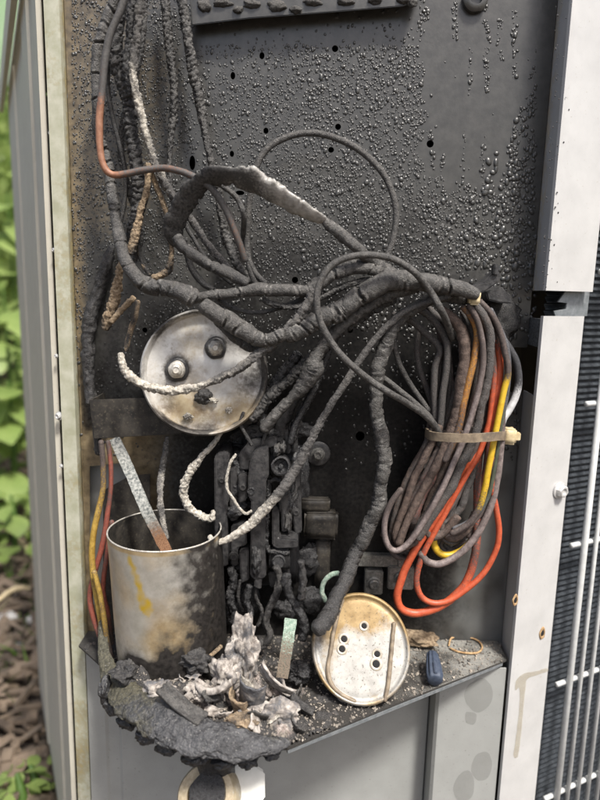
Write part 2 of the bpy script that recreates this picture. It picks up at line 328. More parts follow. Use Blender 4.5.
def sheet(name, c, u, v, su, sv, mat, parent=None, curl=1.0, curl2=0.0, amp=.001, th=.0008, n=16, burn=0.0, ragged=.12):
    """a curled, uneven flake with thickness"""
    u = Vector(u).normalized(); v = Vector(v); v = (v-u*v.dot(u)).normalized(); w_ = u.cross(v); c = Vector(c)
    sd_ = Vector((random.uniform(-50, 50),)*3); V = []; B = []
    for side in (0, 1):
        for i in range(n+1):
            for j in range(n+1):
                a = (i/n-.5); b = (j/n-.5)
                a2 = a*(1+ragged*noise.noise(Vector((b*5, a*1, 0))+sd_)); b2 = b*(1+ragged*noise.noise(Vector((a*5, b, 3))+sd_))
                if abs(curl) > .01: x = math.sin(a2*curl)/curl*su; h = (1-math.cos(a2*curl))/curl*su
                else: x = a2*su; h = 0
                h += b2*b2*curl2*sv
                p = c+u*x+v*(b2*sv)+w_*(h+amp*noise.noise(Vector((a*3, b*3, 7))+sd_)+amp*.5*noise.noise(Vector((a*9, b*9, 7))+sd_)+(th if side else 0))
                V.append(p); B.append(burn+.6*noise.noise(Vector((a*3, b*3, 1))+sd_))
    Fc = []; m = (n+1)*(n+1); ix = lambda i, j: i*(n+1)+j
    for i in range(n):
        for j in range(n):
            q = (ix(i, j), ix(i+1, j), ix(i+1, j+1), ix(i, j+1)); Fc.append(q[::-1]); Fc.append(tuple(k+m for k in q))
    bd = [ix(i, 0) for i in range(n)]+[ix(n, j) for j in range(n)]+[ix(i, n) for i in range(n, 0, -1)]+[ix(0, j) for j in range(n, 0, -1)]
    for k in range(len(bd)): a, b = bd[k], bd[(k+1) % len(bd)]; Fc.append((a, b, b+m, a+m))
    return mk(name, V, Fc, mat, parent, True, {'burn': B})
def profile(name, line, th, z0, z1, mat, parent=None, burn=None, nz=1):
    """a folded sheet: plan polyline (x, y) extruded from z0 to z1 with thickness th to its left"""
    L_ = [Vector(p) for p in line]; off = []
    for i, p in enumerate(L_):
        a = (p-L_[i-1]).normalized() if i else None; b = (L_[i+1]-p).normalized() if i < len(L_)-1 else None
        d = ((a or b)+(b or a)).normalized(); off.append(p+Vector((-d.y, d.x))*th)
    ring = L_+off[::-1]; n = len(ring); V = []; B = []
    for k in range(nz+1):
        z = z0+(z1-z0)*k/nz
        for p in ring: V.append((p.x, p.y, z)); B.append(burn(Vector((p.x, p.y, z))) if burn else 0)
    Fc = [(k*n+i, k*n+(i+1) % n, (k+1)*n+(i+1) % n, (k+1)*n+i) for k in range(nz) for i in range(n)]
    m = len(L_)
    for i in range(m-1):
        q = (i, i+1, n-2-i, n-1-i); Fc.append(q[::-1]); Fc.append(tuple(t+nz*n for t in q))
    return mk(name, V, Fc, mat, parent, False, {'burn': B})
def screw(c, n, r, parent, mat='screw', h=.004):
    o = lathe('screw', c, n, [(r*1.35, 0), (r*1.35, r*.18), (r*1.02, r*.3), (r*1.0, r*.95), (r*.85, r*1.1), (r*.55, r*1.1), (r*.5, r*.9), (0, r*.9)], MT[mat], parent, seg=24, attrf={'burn': lambda p, a, rr, hh: .0})
    return o
def screw(c, n, r, parent, mat='screw', hexa=True, burn=0.0):
    u, v, n = frame(n); c = Vector(c); V = []; Fc = []; seg = 24
    prof = [(1.4, 0, 0), (1.4, .2, 0), (1.05, .3, 1), (1.0, .95, 1), (.85, 1.1, 1), (.55, 1.1, 0), (.5, .85, 0), (.01, .85, 0)]
    for (q, h, hx) in prof:
        for j in range(seg):
            a = 6.28318*j/seg; k = q*r
            if hx and hexa: k *= .9/math.cos(((a+.2) % 1.0472)-.5236)
            V.append(c+u*math.cos(a)*k+v*math.sin(a)*k+n*(h*r))
    for i in range(len(prof)-1):
        for j in range(seg):
            k = (j+1) % seg; Fc.append((i*seg+j, i*seg+k, (i+1)*seg+k, (i+1)*seg+j))
    Fc.append([(len(prof)-1)*seg+j for j in range(seg)])
    o = mk('screw', V, Fc, MT[mat], parent, True, {'burn': [burn]*len(V)})
    try: o.data.set_sharp_from_angle(angle=math.radians(35))
    except Exception: pass
    return o
def sstep(a, b, x):
    t = min(1, max(0, (x-a)/(b-a))); return t*t*(3-2*t)
# ================================================================== the condenser cabinet
ZT = 0.35                                                # top of the control tray
CA = math.radians(27)
Rv = Vector((math.cos(CA), math.sin(CA), 0)); Lv = Vector((-math.sin(CA), math.cos(CA), 0))
Rn = Vector((math.sin(CA), -math.cos(CA), 0)); Ln = Vector((-math.cos(CA), -math.sin(CA), 0))
Q0 = Vector((.150, -.030, 0))
TOP = .835
AC = empty('air_conditioner', (0, .25, 0.03), 'burnt outdoor air conditioner with its scorched wiring corner open', 'air conditioner')
# --- back plate with punched holes and a notch
def plate_px(p):                                         # world -> photo pixel
    q = RM.transposed() @ (p-CAM); return 300+F*q.x/-q.z, 400-F*q.y/-q.z
holes = [(335,49,3.2,3.2),(262,56,2.6,3.4),(233,76,2.4,3.6),(266,131,2.6,3),(232,154,2.2,3),(192.5,163,3,7),(240,193,4.5,2.3),(338,127,3,3),(331,150,3,2.8),
         (430,144,3.6,3.6),(295,280,3.2,3.2),(360,436,4.5,5),(318,380,3,3),(145,330,2.6,2.6),(350,330,3,3)]
xl, xr = PY(70, 150, 0).x, .1525
zt, zb = .86, ZT-.004
notch = [PY(506, 347, 0), PY(506, 392, 0)]
outl = [Vector((xl, zb)), Vector((xr, zb)), Vector((xr, notch[1].z)), Vector((notch[1].x+.003, notch[1].z)), Vector((notch[1].x, notch[1].z+.003)),
        Vector((notch[0].x, notch[0].z-.003)), Vector((notch[0].x+.003, notch[0].z)), Vector((xr, notch[0].z)), Vector((xr, zt)), Vector((xl, zt))]
# opening low on the left behind the can
op = [PY(90, 466, 0), PY(128, 462, 0), PY(132, 560, 0), PY(90, 610, 0)]
vv = list(outl); ee = [(i, (i+1) % len(outl)) for i in range(len(outl))]; hp = []
for (hx, hy, rx, ry) in holes:
    c = PY(hx, hy, 0); m = pxm(c); b0 = len(vv)
    for j in range(14):
        a = 6.28318*j/14; vv.append(Vector((c.x+math.cos(a)*rx*m, c.z+math.sin(a)*ry*m)))
    ee += [(b0+j, b0+(j+1) % 14) for j in range(14)]; hp.append((c.x, c.z, rx*m, ry*m))
b0 = len(vv); opp = [Vector((p.x, p.z)) for p in op]; vv += opp; ee += [(b0+j, b0+(j+1) % 4) for j in range(4)]
gx = xl+.002
while gx < xr-.001:
    gz = zb+.002
    while gz < zt-.001:
        q = Vector((gx+random.uniform(-.0006, .0006), gz+random.uniform(-.0006, .0006)))
        if not any(((q.x-h[0])/(h[2]+.0008))**2+((q.y-h[1])/(h[3]+.0008))**2 < 1 for h in hp): vv.append(q)
        gz += .004
    gx += .004
ov, oe, of, *_ = delaunay_2d_cdt(vv, ee, [], 0, 1e-6)
def inpoly(p, poly):
    c = False; j = len(poly)-1
    for i in range(len(poly)):
        if (poly[i].y > p.y) != (poly[j].y > p.y) and p.x < (poly[j].x-poly[i].x)*(p.y-poly[i].y)/(poly[j].y-poly[i].y)+poly[i].x: c = not c
        j = i
    return c
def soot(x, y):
    """how dark soot and the painted-in sheen make it at a photo position on the plate (heaviest round the fire's seat)"""
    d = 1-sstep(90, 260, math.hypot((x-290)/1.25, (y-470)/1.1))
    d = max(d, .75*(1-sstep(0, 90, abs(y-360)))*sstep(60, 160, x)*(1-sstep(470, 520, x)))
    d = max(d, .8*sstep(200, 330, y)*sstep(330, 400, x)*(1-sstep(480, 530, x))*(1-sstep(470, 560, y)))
    d = max(d, .55*sstep(110, 290, y)*sstep(150, 260, x)*(1-sstep(400, 500, x)))  # upper plate stays paler to paint the sky's sheen
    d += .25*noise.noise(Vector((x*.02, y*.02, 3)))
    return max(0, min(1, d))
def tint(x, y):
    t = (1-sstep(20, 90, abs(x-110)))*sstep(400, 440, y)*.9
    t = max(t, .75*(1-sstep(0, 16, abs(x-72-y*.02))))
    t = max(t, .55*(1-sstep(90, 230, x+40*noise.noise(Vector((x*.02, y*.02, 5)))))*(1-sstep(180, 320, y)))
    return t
fc = []
for f in of:
    c = sum((ov[i] for i in f), Vector((0, 0)))/len(f)
    if not inpoly(c, outl): continue
    if any(((c.x-h[0])/h[2])**2+((c.y-h[1])/h[3])**2 < .98 for h in hp): continue
    if inpoly(c, opp): continue
    fc.append(tuple(f))
pv = [Vector((v.x, 0.0, v.y)) for v in ov]
bb = []; tt = []; ba = []
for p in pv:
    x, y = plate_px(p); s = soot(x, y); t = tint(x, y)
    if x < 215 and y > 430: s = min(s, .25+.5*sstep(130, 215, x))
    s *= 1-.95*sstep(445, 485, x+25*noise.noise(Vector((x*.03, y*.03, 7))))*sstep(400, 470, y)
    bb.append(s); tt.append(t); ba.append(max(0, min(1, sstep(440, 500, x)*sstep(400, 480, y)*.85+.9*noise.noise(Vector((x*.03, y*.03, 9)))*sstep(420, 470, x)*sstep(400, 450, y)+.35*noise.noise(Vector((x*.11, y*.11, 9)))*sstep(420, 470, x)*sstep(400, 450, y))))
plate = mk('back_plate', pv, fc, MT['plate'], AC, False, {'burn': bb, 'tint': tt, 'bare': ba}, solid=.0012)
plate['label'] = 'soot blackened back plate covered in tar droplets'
# tar droplets standing on the plate: uncountable
dv = []; df = []
def droplet(x, y, r, asp=1.0, hgt=.55):
    c = PY(x, y, -.0007); m = pxm(c); R = r*m; b = len(dv); k = 8; rot = random.uniform(0, 6.28)
    for (q, h) in ((1.0, 0), (.86, .5), (.5, .88)):
        for j in range(k):
            a = 6.28318*j/k+rot; e = 1+.18*math.sin(a*2+rot*3)
            dz = math.sin(a)*R*q*asp*e
            dv.append(c+Vector((math.cos(a)*R*q*e, -h*R*hgt, dz-(1-q)*R*.25*asp)))
    dv.append(c+Vector((0, -R*hgt, -R*.25*asp)))
    for i in range(2):
        for j in range(k): df.append((b+i*k+j, b+i*k+(j+1) % k, b+(i+1)*k+(j+1) % k, b+(i+1)*k+j))
    for j in range(k): df.append((b+2*k+j, b+2*k+(j+1) % k, b+3*k))
streak = [(470, 45, 95), (487, -12, 95), (515, 12, 78), (483, 135, 200), (463, 128, 190), (443, 155, 195), (432, 130, 190), (455, -12, 40), (500, 20, 60)]
cnt = 0; tries = 0
while cnt < 15500 and tries < 120000:
    tries += 1
    x = random.uniform(72, 536); y = random.uniform(-12, 470)
    den = 1.0; rm = 1.12
    if x < 190: den, rm = 1.0, .82
    elif x < 300: den, rm = .5+.5*sstep(30, 90, y)*sstep(200, 260, x), .95
    if x > 425: rm = 1.15+.85*sstep(440, 520, x)*sstep(60, 200, y)
    if x > 470 and y > 110: den = .62
    if 195 < x < 420 and y < 45: den = .1
    # wiped, run-down area at upper right
    if 424+9*noise.noise(Vector((y*.03, 0, 0))) < x < 546-.30*(y-25)+10*noise.noise(Vector((y*.05, 5, 0))) and y < 186+32*noise.noise(Vector((x*.15, 1, 0))):
        den = .006
        for (sx, ya, yb) in streak:
            if ya < y < yb and abs(x-sx-3.5*noise.noise(Vector((y*.04, sx, 0)))) < 2.4: den = .95; rm = 1.15
    if y > 270: den *= .5
    if y > 330 and x < 480: den *= .35
    if y > 400: den *= .3
    if random.random() > den*(.8+.35*noise.noise(Vector((x*.03, y*.03, 0)))): continue
    if any(abs(x-h[0]) < h[2]+1.5 and abs(y-h[1]) < h[3]+1.5 for h in holes): continue
    if 500 < x and 340 < y < 400: continue
    r = min(3.1, rm*min(2.2, random.lognormvariate(-.2, .38))); droplet(x, y, r, random.uniform(.85, 1.4), random.uniform(.35, .6)); cnt += 1
for _ in range(26):                                                            # fat drops low on the right
    x = random.gauss(508, 16); y = random.uniform(120, 290)
    if x < 532: droplet(x, y, random.uniform(2.4, 3.8), random.uniform(.9, 1.6), .45)
dr = mk('tar_droplets', dv, df, MT['tar'], plate, True); dr['kind'] = 'stuff'
# dark inside of the cabinet, and the paler panel seen through the low opening
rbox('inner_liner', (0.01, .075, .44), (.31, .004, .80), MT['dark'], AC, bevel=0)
pbox('divider_panel', 70, 440, 150, 640, .012, .003, MT['paint_low'], AC, bevel=.0005)
# --- left: corner strip, groove and ribbed side panel
sl0, sl1 = PY(52, 200, -.004), PY(68, 200, -.004)
profile('corner_strip', [(sl0.x, .012), (sl0.x, -.004), (sl1.x, -.006), (sl1.x+.0006, .0)], .0012, .04, TOP, MT['strip'], AC,
        burn=lambda p: .30+.35*noise.noise(p*9)+.35*noise.noise(p*40)+(.45 if p.y > -.0055 and p.x > sl0.x+.005 else 0), nz=120)
A0 = Vector((PY(49.5, 200, .004).x, .004))
L2 = Vector((Lv.x, Lv.y)); O2 = Vector((Ln.x, Ln.y))
pr = []
for s_, o_ in ((0, 0), (.002, .003), (.03, .003), (.034, .0005), (.085, .0005), (.088, .0025), (.145, .0025), (.149, 0), (.30, 0), (.303, .0015), (.44, .0015), (.45, 0)):
    pr.append(A0+L2*s_+O2*o_)
profile('side_panel', [(p.x, p.y) for p in reversed(pr)], .0012, .03, TOP-.012, MT['paint'], AC, burn=lambda p: .05+.25*sstep(.6, .1, p.z)*(.6+.5*noise.noise(p*15)), nz=60)
rbox('groove_shade', ((sl0.x+A0.x)/2+.001, .014, .43), (.004, .003, .79), MT['dark'], AC, bevel=0)  # near-black strip paints the shade inside the groove
for (x, y) in ((50.5, 133), (54, 250), (56.5, 356), (59.5, 416), (61.5, 466)):
    screw(PY(x, y, -.001), (-.5, -1, 0), .0011 if y != 416 else .0022, AC)
# lid rim along the left side
a = A0+L2*-.002; b = A0+L2*.458
rim = profile('lid_rim', [(q.x, q.y) for q in (b+O2*.0065, a+O2*.0065)], -.0045, TOP-.024, TOP, MT['paint'], AC)
c = a+L2*.30+O2*.0068; screw((c.x, c.y, TOP-.012), Ln, .0035, AC, 'rust')
# --- right: corner post in two pieces, folded from sheet
W = .0375
Qe = Q0+Rv*W; Qi = Qe-Rn*.012
fl = [(.1500, -.0262), (.1512, -.0286), (.1535, -.0284)]
Pend = (Qe.x, Qe.y); Pret = (Qi.x, Qi.y)
fl[2] = ((Q0+Rv*.004).x, (Q0+Rv*.004).y); fl[1] = ((Q0+Rv*.0012-Rn*.0006).x, (Q0+Rv*.0012-Rn*.0006).y); fl[0] = (Q0.x, Q0.y+.0035)
zg0, zg1 = PY(560, 291, -.02).z, PY(560, 316, -.02).z
zw0, zw1 = PY(530, 346, -.015).z, PY(530, 394, -.015).z
speck = lambda p: .75*max(0, noise.noise(p*900)-.15)*2 if p.x < .155 else 0
pu = profile('corner_post', [(.1531, .0012), fl[0], fl[1], fl[2], ((Q0+Rv*.043).x, (Q0+Rv*.043).y), ((Q0+Rv*.043-Rn*.012).x, (Q0+Rv*.043-Rn*.012).y)][::-1], -.0012, zg0, TOP, MT['paint_white'], AC, burn=lambda p: (.55 if p.y > -.022 and p.x < .1545 else .0), nz=40)
pl = profile('corner_post', [fl[0], fl[1], fl[2], Pend, Pret][::-1], -.0012, .03, zg1, MT['paint_white'], AC, burn=lambda p: .12*sstep(.5, .2, p.z), nz=60)
profile('post_return', [(.1531, .0012), (fl[0][0]+.0008, fl[0][1])][::-1], -.0012, zw0, zg1-.002, MT['galv'], AC, burn=lambda p: .5)
profile('post_return', [(.1531, .0012), (fl[0][0]+.0008, fl[0][1])][::-1], -.0012, ZT-.02, zw1, MT['paint_white'], AC, burn=lambda p: .12+.35*noise.noise(p*30), nz=50)
# specks of tar spat on to the upper post
sv = []; sf = []
def fleck(lst, fcs, c, n, r):
    u, v, n = frame(n); b = len(lst); k = 6; e = random.uniform(.6, 1.6)
    for q, h in ((1, 0), (.6, .5)):
        for j in range(k): a = 6.283*j/k; lst.append(c+u*math.cos(a)*r*q+v*math.sin(a)*r*q*e+n*h*r)
    for j in range(k): fcs.append((b+j, b+(j+1) % k, b+k+(j+1) % k, b+k+j))
    fcs.append([b+k+j for j in range(k)])
for _ in range(75):
    y = random.uniform(-5, 288); x = 556-.05*y+abs(random.gauss(0, 7)); fleck(sv, sf, PP(x, y, Q0, Rn)+Rn*.0001, Rn, random.uniform(.0002, .0007))
o = mk('tar_specks', sv, sf, MT['char'], pu); o['kind'] = 'stuff'
# clip in the gap between the two post pieces
cl = [(568, 288), (590, 290), (587, 316), (556, 318), (554, 311), (566, 309), (567, 303), (558, 302)]
prism('post_clip', [PP(x, y, Q0-Rn*.006, Rn) for x, y in cl], -Rn*.001, MT['galv'], AC)
MT['drip'] = M('rust_water_drip', ((.34, .28, .17), (.44, .39, .27)), rough=(.5, .7), scale=200, bump=.1)
for key, keep in (('drip', .36), ('stain', .2)):                           # thin films: partly clear, patchy
    t = MT[key].node_tree; tr_ = t.nodes.new('ShaderNodeBsdfTransparent'); mx = t.nodes.new('ShaderNodeMixShader')
    nn = t.nodes.new('ShaderNodeTexNoise'); nn.inputs['Scale'].default_value = 160; mp = t.nodes.new('ShaderNodeMapRange'); mp.inputs[1].default_value = .3; mp.inputs[2].default_value = .7; mp.inputs[3].default_value = keep-.3; mp.inputs[4].default_value = keep+.3
    t.links.new(nn.outputs[0], mp.inputs[0]); t.links.new(mp.outputs[0], mx.inputs[0]); t.links.new(tr_.outputs[0], mx.inputs[1]); t.links.new(t.nodes['Principled BSDF'].outputs[0], mx.inputs[2]); t.links.new(mx.outputs[0], t.nodes['Material Output'].inputs[0])
def film(name, pts, plane_p, plane_n, mat, parent, off=.0004, jit=.5):
    """an irregular thin film, its outline smoothed through points traced in photo pixels"""
    n = len(pts); out = []
    for i in range(n):
        p0, p1, p2, p3 = (Vector(pts[(i+k-1) % n]) for k in range(4))
        for k in range(6):
            t = k/6; q = (p1*2+(p2-p0)*t+(p0*2-p1*5+p2*4-p3)*t*t+(p1*3-p0-p2*3+p3)*t*t*t)*.5
            out.append((q.x+jit*noise.noise(Vector((q.x*.4, q.y*.4, 0))), q.y+jit*noise.noise(Vector((q.x*.4, q.y*.4, 5)))))
    return mk(name, [PP(x, y, plane_p, plane_n)+plane_n*off for x, y in out], [list(range(len(out)))], MT[mat], parent, False)
film('rust_stain', [(516,680),(524,673),(535,671),(546,668),(547,671),(536,675),(527,679),(525,690),(522,720),(519,748),(517,757),(513,755),(516,735),(519,705),(519,688),(515,690)], Q0, Rn, 'drip', pl)
MT['tarblack'] = MT['gloss']
s = screw(PP(559, 490, Q0, Rn)+Rn*.0002, Rn, .0042, pl)
for (x, y, r) in ((515, 600, 5.2), (542, 633, 5.5)):                                     # open screw holes with rusty lips
    c = PP(x, y, Q0, Rn)+Rn*.0002; m = pxm(c)
    lathe('screw_hole', c, Rn, [(r*m, 0), (r*m*.9, .0006), (r*m*.65, .0006), (r*m*.55, .0002)], MT['rust'], pl, seg=20, su=.75, sv=1.15, wob=.25)
    lathe('hole_void', c+Rn*.0001, Rn, [(r*m*.62, 0), (r*m*.4, .0003), (0, .0003)], MT['dark'], pl, seg=16, su=.75, sv=1.1)
# --- lower panels below the tray
x0, x1 = PY(84, 730, -.008).x, PY(428, 730, -.008).x
lowp = profile('lower_panel', [(sl1.x+.0012, .0), (sl1.x+.0015, -.008), (x0+.016, -.008), (x0+.018, -.0068), (x0+.026, -.0068), (x0+.028, -.008), (x1-.001, -.008)], .0012, .035, ZT-.006, MT['paint_low'], AC,
               burn=lambda p: .35*max(0, noise.noise(p*60)-.3)+(.1 if p.x < -.1 else 0), nz=30)
lowr = profile('lower_panel', [(x1, -.004), (x1, -.024), (x1+.002, -.026), (.1485, -.026)], .0012, .035, ZT-.006, MT['paint_low'], AC, burn=lambda p: .0, nz=2)
pp_ = Vector((0, -.026, 0)); nn_ = Vector((0, -1, 0))
for pts in ([(470,683),(483,678),(492,688),(491,702),(480,712),(470,708),(464,695)], [(476,755),(487,752),(492,763),(488,777),(478,780),(471,770)],
            [(458,776),(468,770),(474,780),(472,796),(460,802),(453,790)], [(466,712),(476,714),(474,724),(466,722)]):
    film('water_stain', pts, pp_, nn_, 'stain', lowr, .0003, .4)
# --- base pan, rear sides and top closing the box
rbox('base_pan', (.07, .29, .015), (.44, .44, .03), MT['dark'], AC, bevel=.004, rot=Matrix.Rotation(CA, 3, 'Z'))
b1 = A0+L2*.45; b2 = Vector((Qe.x, Qe.y))+Vector((Rv.x, Rv.y))*.42; b3 = b1+(b2-A0)
profile('rear_panel', [(b2.x, b2.y), (b3.x, b3.y), (b1.x, b1.y)], .0015, .03, TOP, MT['paint'], AC)
tl_ = [A0+L2*.005, Vector((.15, .004)), Vector((Qe.x, Qe.y+.01)), b2, b3, b1]
prism('top_cover', [(p.x, p.y, TOP+.001) for p in tl_], (0, 0, .012), MT['paint'], AC, bevel=.003)
# --- condenser coil and wire guard on the right face
ci = Qe-Rn*.014; cv = []; cf = []; z = .06; zz = []
while z < TOP-.01:
    zz += [(z, 0), (z+.0021, -.0016), (z+.0030, -.0016), (z+.0038, 0)]; z += .0044
NC = 14
for (z, d) in zz:
    for k in range(NC+1):
        s_ = -.02+.46*k/NC; p = ci+Rv*s_+Rn*(d+.0006*noise.noise(Vector((s_*60, z*200, 0)))); cv.append((p.x, p.y, z+.0005*noise.noise(Vector((s_*90, z*70, 4)))))
for i in range(len(zz)-1):
    for k in range(NC): cf.append((i*(NC+1)+k, i*(NC+1)+k+1, (i+1)*(NC+1)+k+1, (i+1)*(NC+1)+k))
coil = mk('condenser_coil', cv, cf, MT['coil'], AC, False); coil['kind'] = 'stuff'
for k in range(70):                                                                     # upright fin edges seen as fine ribs are left to the fins above
    pass
guard = empty('wire_guard', (0, 0, 0)); guard.parent = AC; guard.location = Vector((Qe.x, Qe.y, .05))-wloc(AC)
gp = Qe+Rn*.004
def gw(name, p, q, r):
    mr = [(Vector(p), r, 0), (Vector(p).lerp(Vector(q), .5), r, 0), (Vector(q), r, 0)]
    n = (Vector(q)-Vector(p)).length; u, v, w_ = frame((Vector(q)-Vector(p)), (0.3, 1, .2)); V = []; k = 10
    for c in (Vector(p), Vector(q)):
        for j in range(k): a = 6.28318*j/k; V.append(c+u*math.cos(a)*r+v*math.sin(a)*r)
    return mk(name, V, [(j, (j+1) % k, k+(j+1) % k, k+j) for j in range(k)]+[list(range(k))[::-1], [k+j for j in range(k)]], MT['wirewhite'], guard, True)
s0 = (PP(583, 560, gp, Rn)-gp).dot(Rv); s1 = (PP(598, 560, gp, Rn)-gp).dot(Rv)
for k in range(24):
    c = gp+Rv*(s0+.0118*k); gw('guard_wire', (c.x, c.y, .05), (c.x, c.y, TOP-.02), .0023 if k == 0 else .0016)
for y in (131, 270, 406, 547, 681, 788):
    z = PP(576, y, gp, Rn).z; a = gp+Rv*(s0-.010)-Rn*.003; b = gp+Rv*.42-Rn*.003
    gw('guard_wire', (a.x, a.y, z), (b.x, b.y, z), .0019)
# --- control tray
tp = [PZ(104, 668, ZT), PZ(120, 703, ZT), PZ(150, 733, ZT), PZ(195, 747, ZT), PZ(288, 748, ZT), PZ(396, 703.5, ZT), PZ(503, 661, ZT)]
tp = [Vector((p.x, p.y, ZT)) for p in tp]; tp += [Vector((.1495, -.024, ZT)), Vector((.1495, -.0012, ZT)), Vector((xl, -.0012, ZT)), Vector((xl, -.02, ZT))]
tpl = [Vector((p.x, p.y)) for p in tp]
vv = list(tpl); ee = [(i, (i+1) % len(tpl)) for i in range(len(tpl))]
gx = xl
while gx < .15:
    gy = -.13
    while gy < 0:
        q = Vector((gx+random.uniform(-.0008, .0008), gy+random.uniform(-.0008, .0008)))
        if inpoly(q, tpl): vv.append(q)
        gy += .004
    gx += .004
ov, oe, of, *_ = delaunay_2d_cdt(vv, ee, [], 0, 1e-6)
of = [tuple(f) for f in of if inpoly(sum((ov[i] for i in f), Vector((0, 0)))/len(f), tpl)]
tb = [.95-.50*sstep(.03, .12, p.x)+.45*noise.noise(Vector((p.x*55, p.y*55, 0)))+.2*noise.noise(Vector((p.x*160, p.y*160, 0))) for p in ov]
tray = mk('control_tray', [Vector((p.x, p.y, ZT-.0008)) for p in ov], of, MT['tray'], AC, False, {'burn': tb}, solid=.0014)
tray['label'] = 'sooty steel tray at the foot of the back plate'
# folded lip of the tray along its right hand edge
d = (tp[6]-tp[4]).normalized(); nrm = Vector((d.y, -d.x, 0))
prism('tray_lip', [tp[4]+Vector((0, 0, -.0016)), tp[6]+Vector((0, 0, -.0016)), tp[6]+Vector((0, 0, -.0036)), tp[4]+Vector((0, 0, -.0036))], -nrm*.0015, MT['galv'], AC)
# --- bracket across the top of the plate, bent and caked with char
br = [(188, -14), (430, -34), (418, 1), (402, 6), (330, 12), (250, 18), (200, 24), (192, 25)]
bk = prism('top_bracket', [PY(x, y, -.011) for x, y in br], (0, .0016, 0), MT['plate'], AC, bevel=.0004)
prism('bracket_flange', [PY(x, y, -.0098) for x, y in ((192, 24), (200, 23), (250, 17), (330, 11), (402, 5), (418, 0), (418, -4), (330, 7), (192, 20))], (0, .0092, .004), MT['plate'], AC)
for (x, y, a_, b_) in ((222,3,9,4),(252,4,8,4),(312,2,10,4),(278,6,9,5),(296,10,6,3),(345,2,9,3),(375,0,7,4),(405,-1,8,5),(412,3,5,4),(238,10,5,3),(204,6,7,5)):
    c = PY(x, y, -.0112); m = pxm(c); blob('char_lump', c, (a_*m, .0022, b_*m), MT['char'], AC, amp=.5, sub=3, burn=.7)
lathe('grommet', PY(475, 0, -.001), (0, -1, 0), [(.0078, 0), (.0078, .003), (.0062, .0042), (.004, .0042), (.0036, .001), (0, .001)], MT['plate'], AC, seg=28, wob=.08)
# --- dark strap under the disc and the bracket behind the can
st = prism('capacitor_strap', [PY(x, y, -.030) for x, y in ((89, 400), (176, 397), (250, 392), (252, 424), (176, 434), (94, 439))], (0, .0013, 0), MT['sootsteel'], AC, bevel=.0003)
prism('strap_return', [PY(89, 400, -.0287), PY(94, 439, -.0287), PY(94, 439, -.0287)+Vector((0, .0282, 0)), PY(89, 400, -.0287)+Vector((0, .0282, 0))], (.0013, 0, 0), MT['sootsteel'], AC)
prism('can_bracket', [PY(x, y, -.013) for x, y in ((103, 497), (106, 489), (130, 476), (150, 474), (150, 600), (103, 640))], (0, .0013, 0), MT['sootsteel'], AC, bevel=.0003)
# --- fittings screwed to the plate
lathe('washer', PY(318, 453, -.0012), (0, -1, 0), [(.0085, 0), (.0085, .0018), (.0075, .0024), (.004, .0024), (.0035, .0012), (0, .0012)], MT['bakelite'], AC, seg=26, attrf={'burn': lambda *k: .3})
screw(PY(318, 454, -.003), (0, -1, 0), .0034, AC, 'steel', burn=.55)
pbox('mounting_block', 304, 513, 338, 540, -.012, .0115, MT['sootsteel'], AC, bevel=.0018, amp=.0006, cuts=3, burn=1.0)
pbox('mounting_tongue', 300, 500, 330, 513, -.010, .009, MT['sootsteel'], AC, bevel=.001, amp=.0005, cuts=2, burn=.45)
pbox('mounting_tongue', 315, 540, 330, 590, -.006, .005, MT['sootsteel'], AC, bevel=.001, amp=.0005, cuts=2, burn=.45)
# grounding lug, two squares with screws
lug = empty('ground_lug', PY(388, 596, -.004)); lug.parent = AC; lug.location = PY(388, 596, -.004)-wloc(AC)
pbox('lug_plate', 352, 556, 398, 567, -.008, .007, MT['steel'], lug, bevel=.0006, burn=.35)
for (x0_, x1_, y0_, y1_) in ((365, 383, 571, 595), (388, 414, 567, 590)):
    pbox('clamp', x0_, y0_, x1_, y1_, -.010, .009, MT['steel'], lug, bevel=.0008, burn=.28)
    screw(PY((x0_+x1_)/2, (y0_+y1_)/2, -.0102), (0, -1, 0), .0036, lug, 'steel', hexa=False, burn=.3)
pbox('clamp', 398, 555, 410, 570, -.009, .008, MT['steel'], lug, bevel=.0006, burn=.4)
# charred bits of components clinging to the plate round the contactor
for (x, y, a_, b_) in ((300,480,9,26),(310,560,12,16),(285,610,12,10),(245,600,14,22),(222,610,9,20),(310,600,13,14),(205,560,6,30),(300,430,16,8),(262,425,14,9),(240,440,10,12)):
    c = PY(x, y, -.004); m = pxm(c); blob('char_crust', c, (a_*m, .004, b_*m), MT['gloss'], AC, amp=.4, sub=4, fr=1.8, burn=-.05)
# ================================================================== capacitors
# --- upper disc: end of a capacitor facing the camera
dc = PY(205, 373, -.034); dm = pxm(dc); dR = 63*dm; dn = Vector((.10, -.985, .10)).normalized()
D1 = empty('capacitor', dc+Vector((0, .03, -dR)), 'round metal capacitor end with stud terminals, behind a white ashy cable', 'capacitor')
def b1(p, a, r, h):
    x, y = plate_px(p); v = .15+.75*sstep(210, 262, x)*sstep(400, 330, y)+.5*noise.noise(p*55)  # darker upper right is shade painted on the disc
    if r > dR*.9: v += .30+.5*noise.noise(p*60)
    v += .55*sstep(405, 432, y)*(noise.noise(p*140)+.35)
    v += .8*(1-sstep(4, 15, math.hypot(x-216, y-348)))+.5*(1-sstep(8, 18, math.hypot(x-178, y-370)))
    return v
def t1(p, a, r, h):
    x, y = plate_px(p); return .22+.55*noise.noise(p*40+Vector((3, 0, 0)))+.3*sstep(380, 420, y)
pr1 = [(0, 0)]+[(dR*k/14, .0004*math.sin(k)) for k in range(1, 13)]+[(dR*.90, .0002), (dR*.925, .0016), (dR*.945, .0052), (dR*.965, .0060), (dR*.985, .0052), (dR, .003), (dR*1.0, -.004), (dR*.985, -.012), (dR*.985, -.030)]
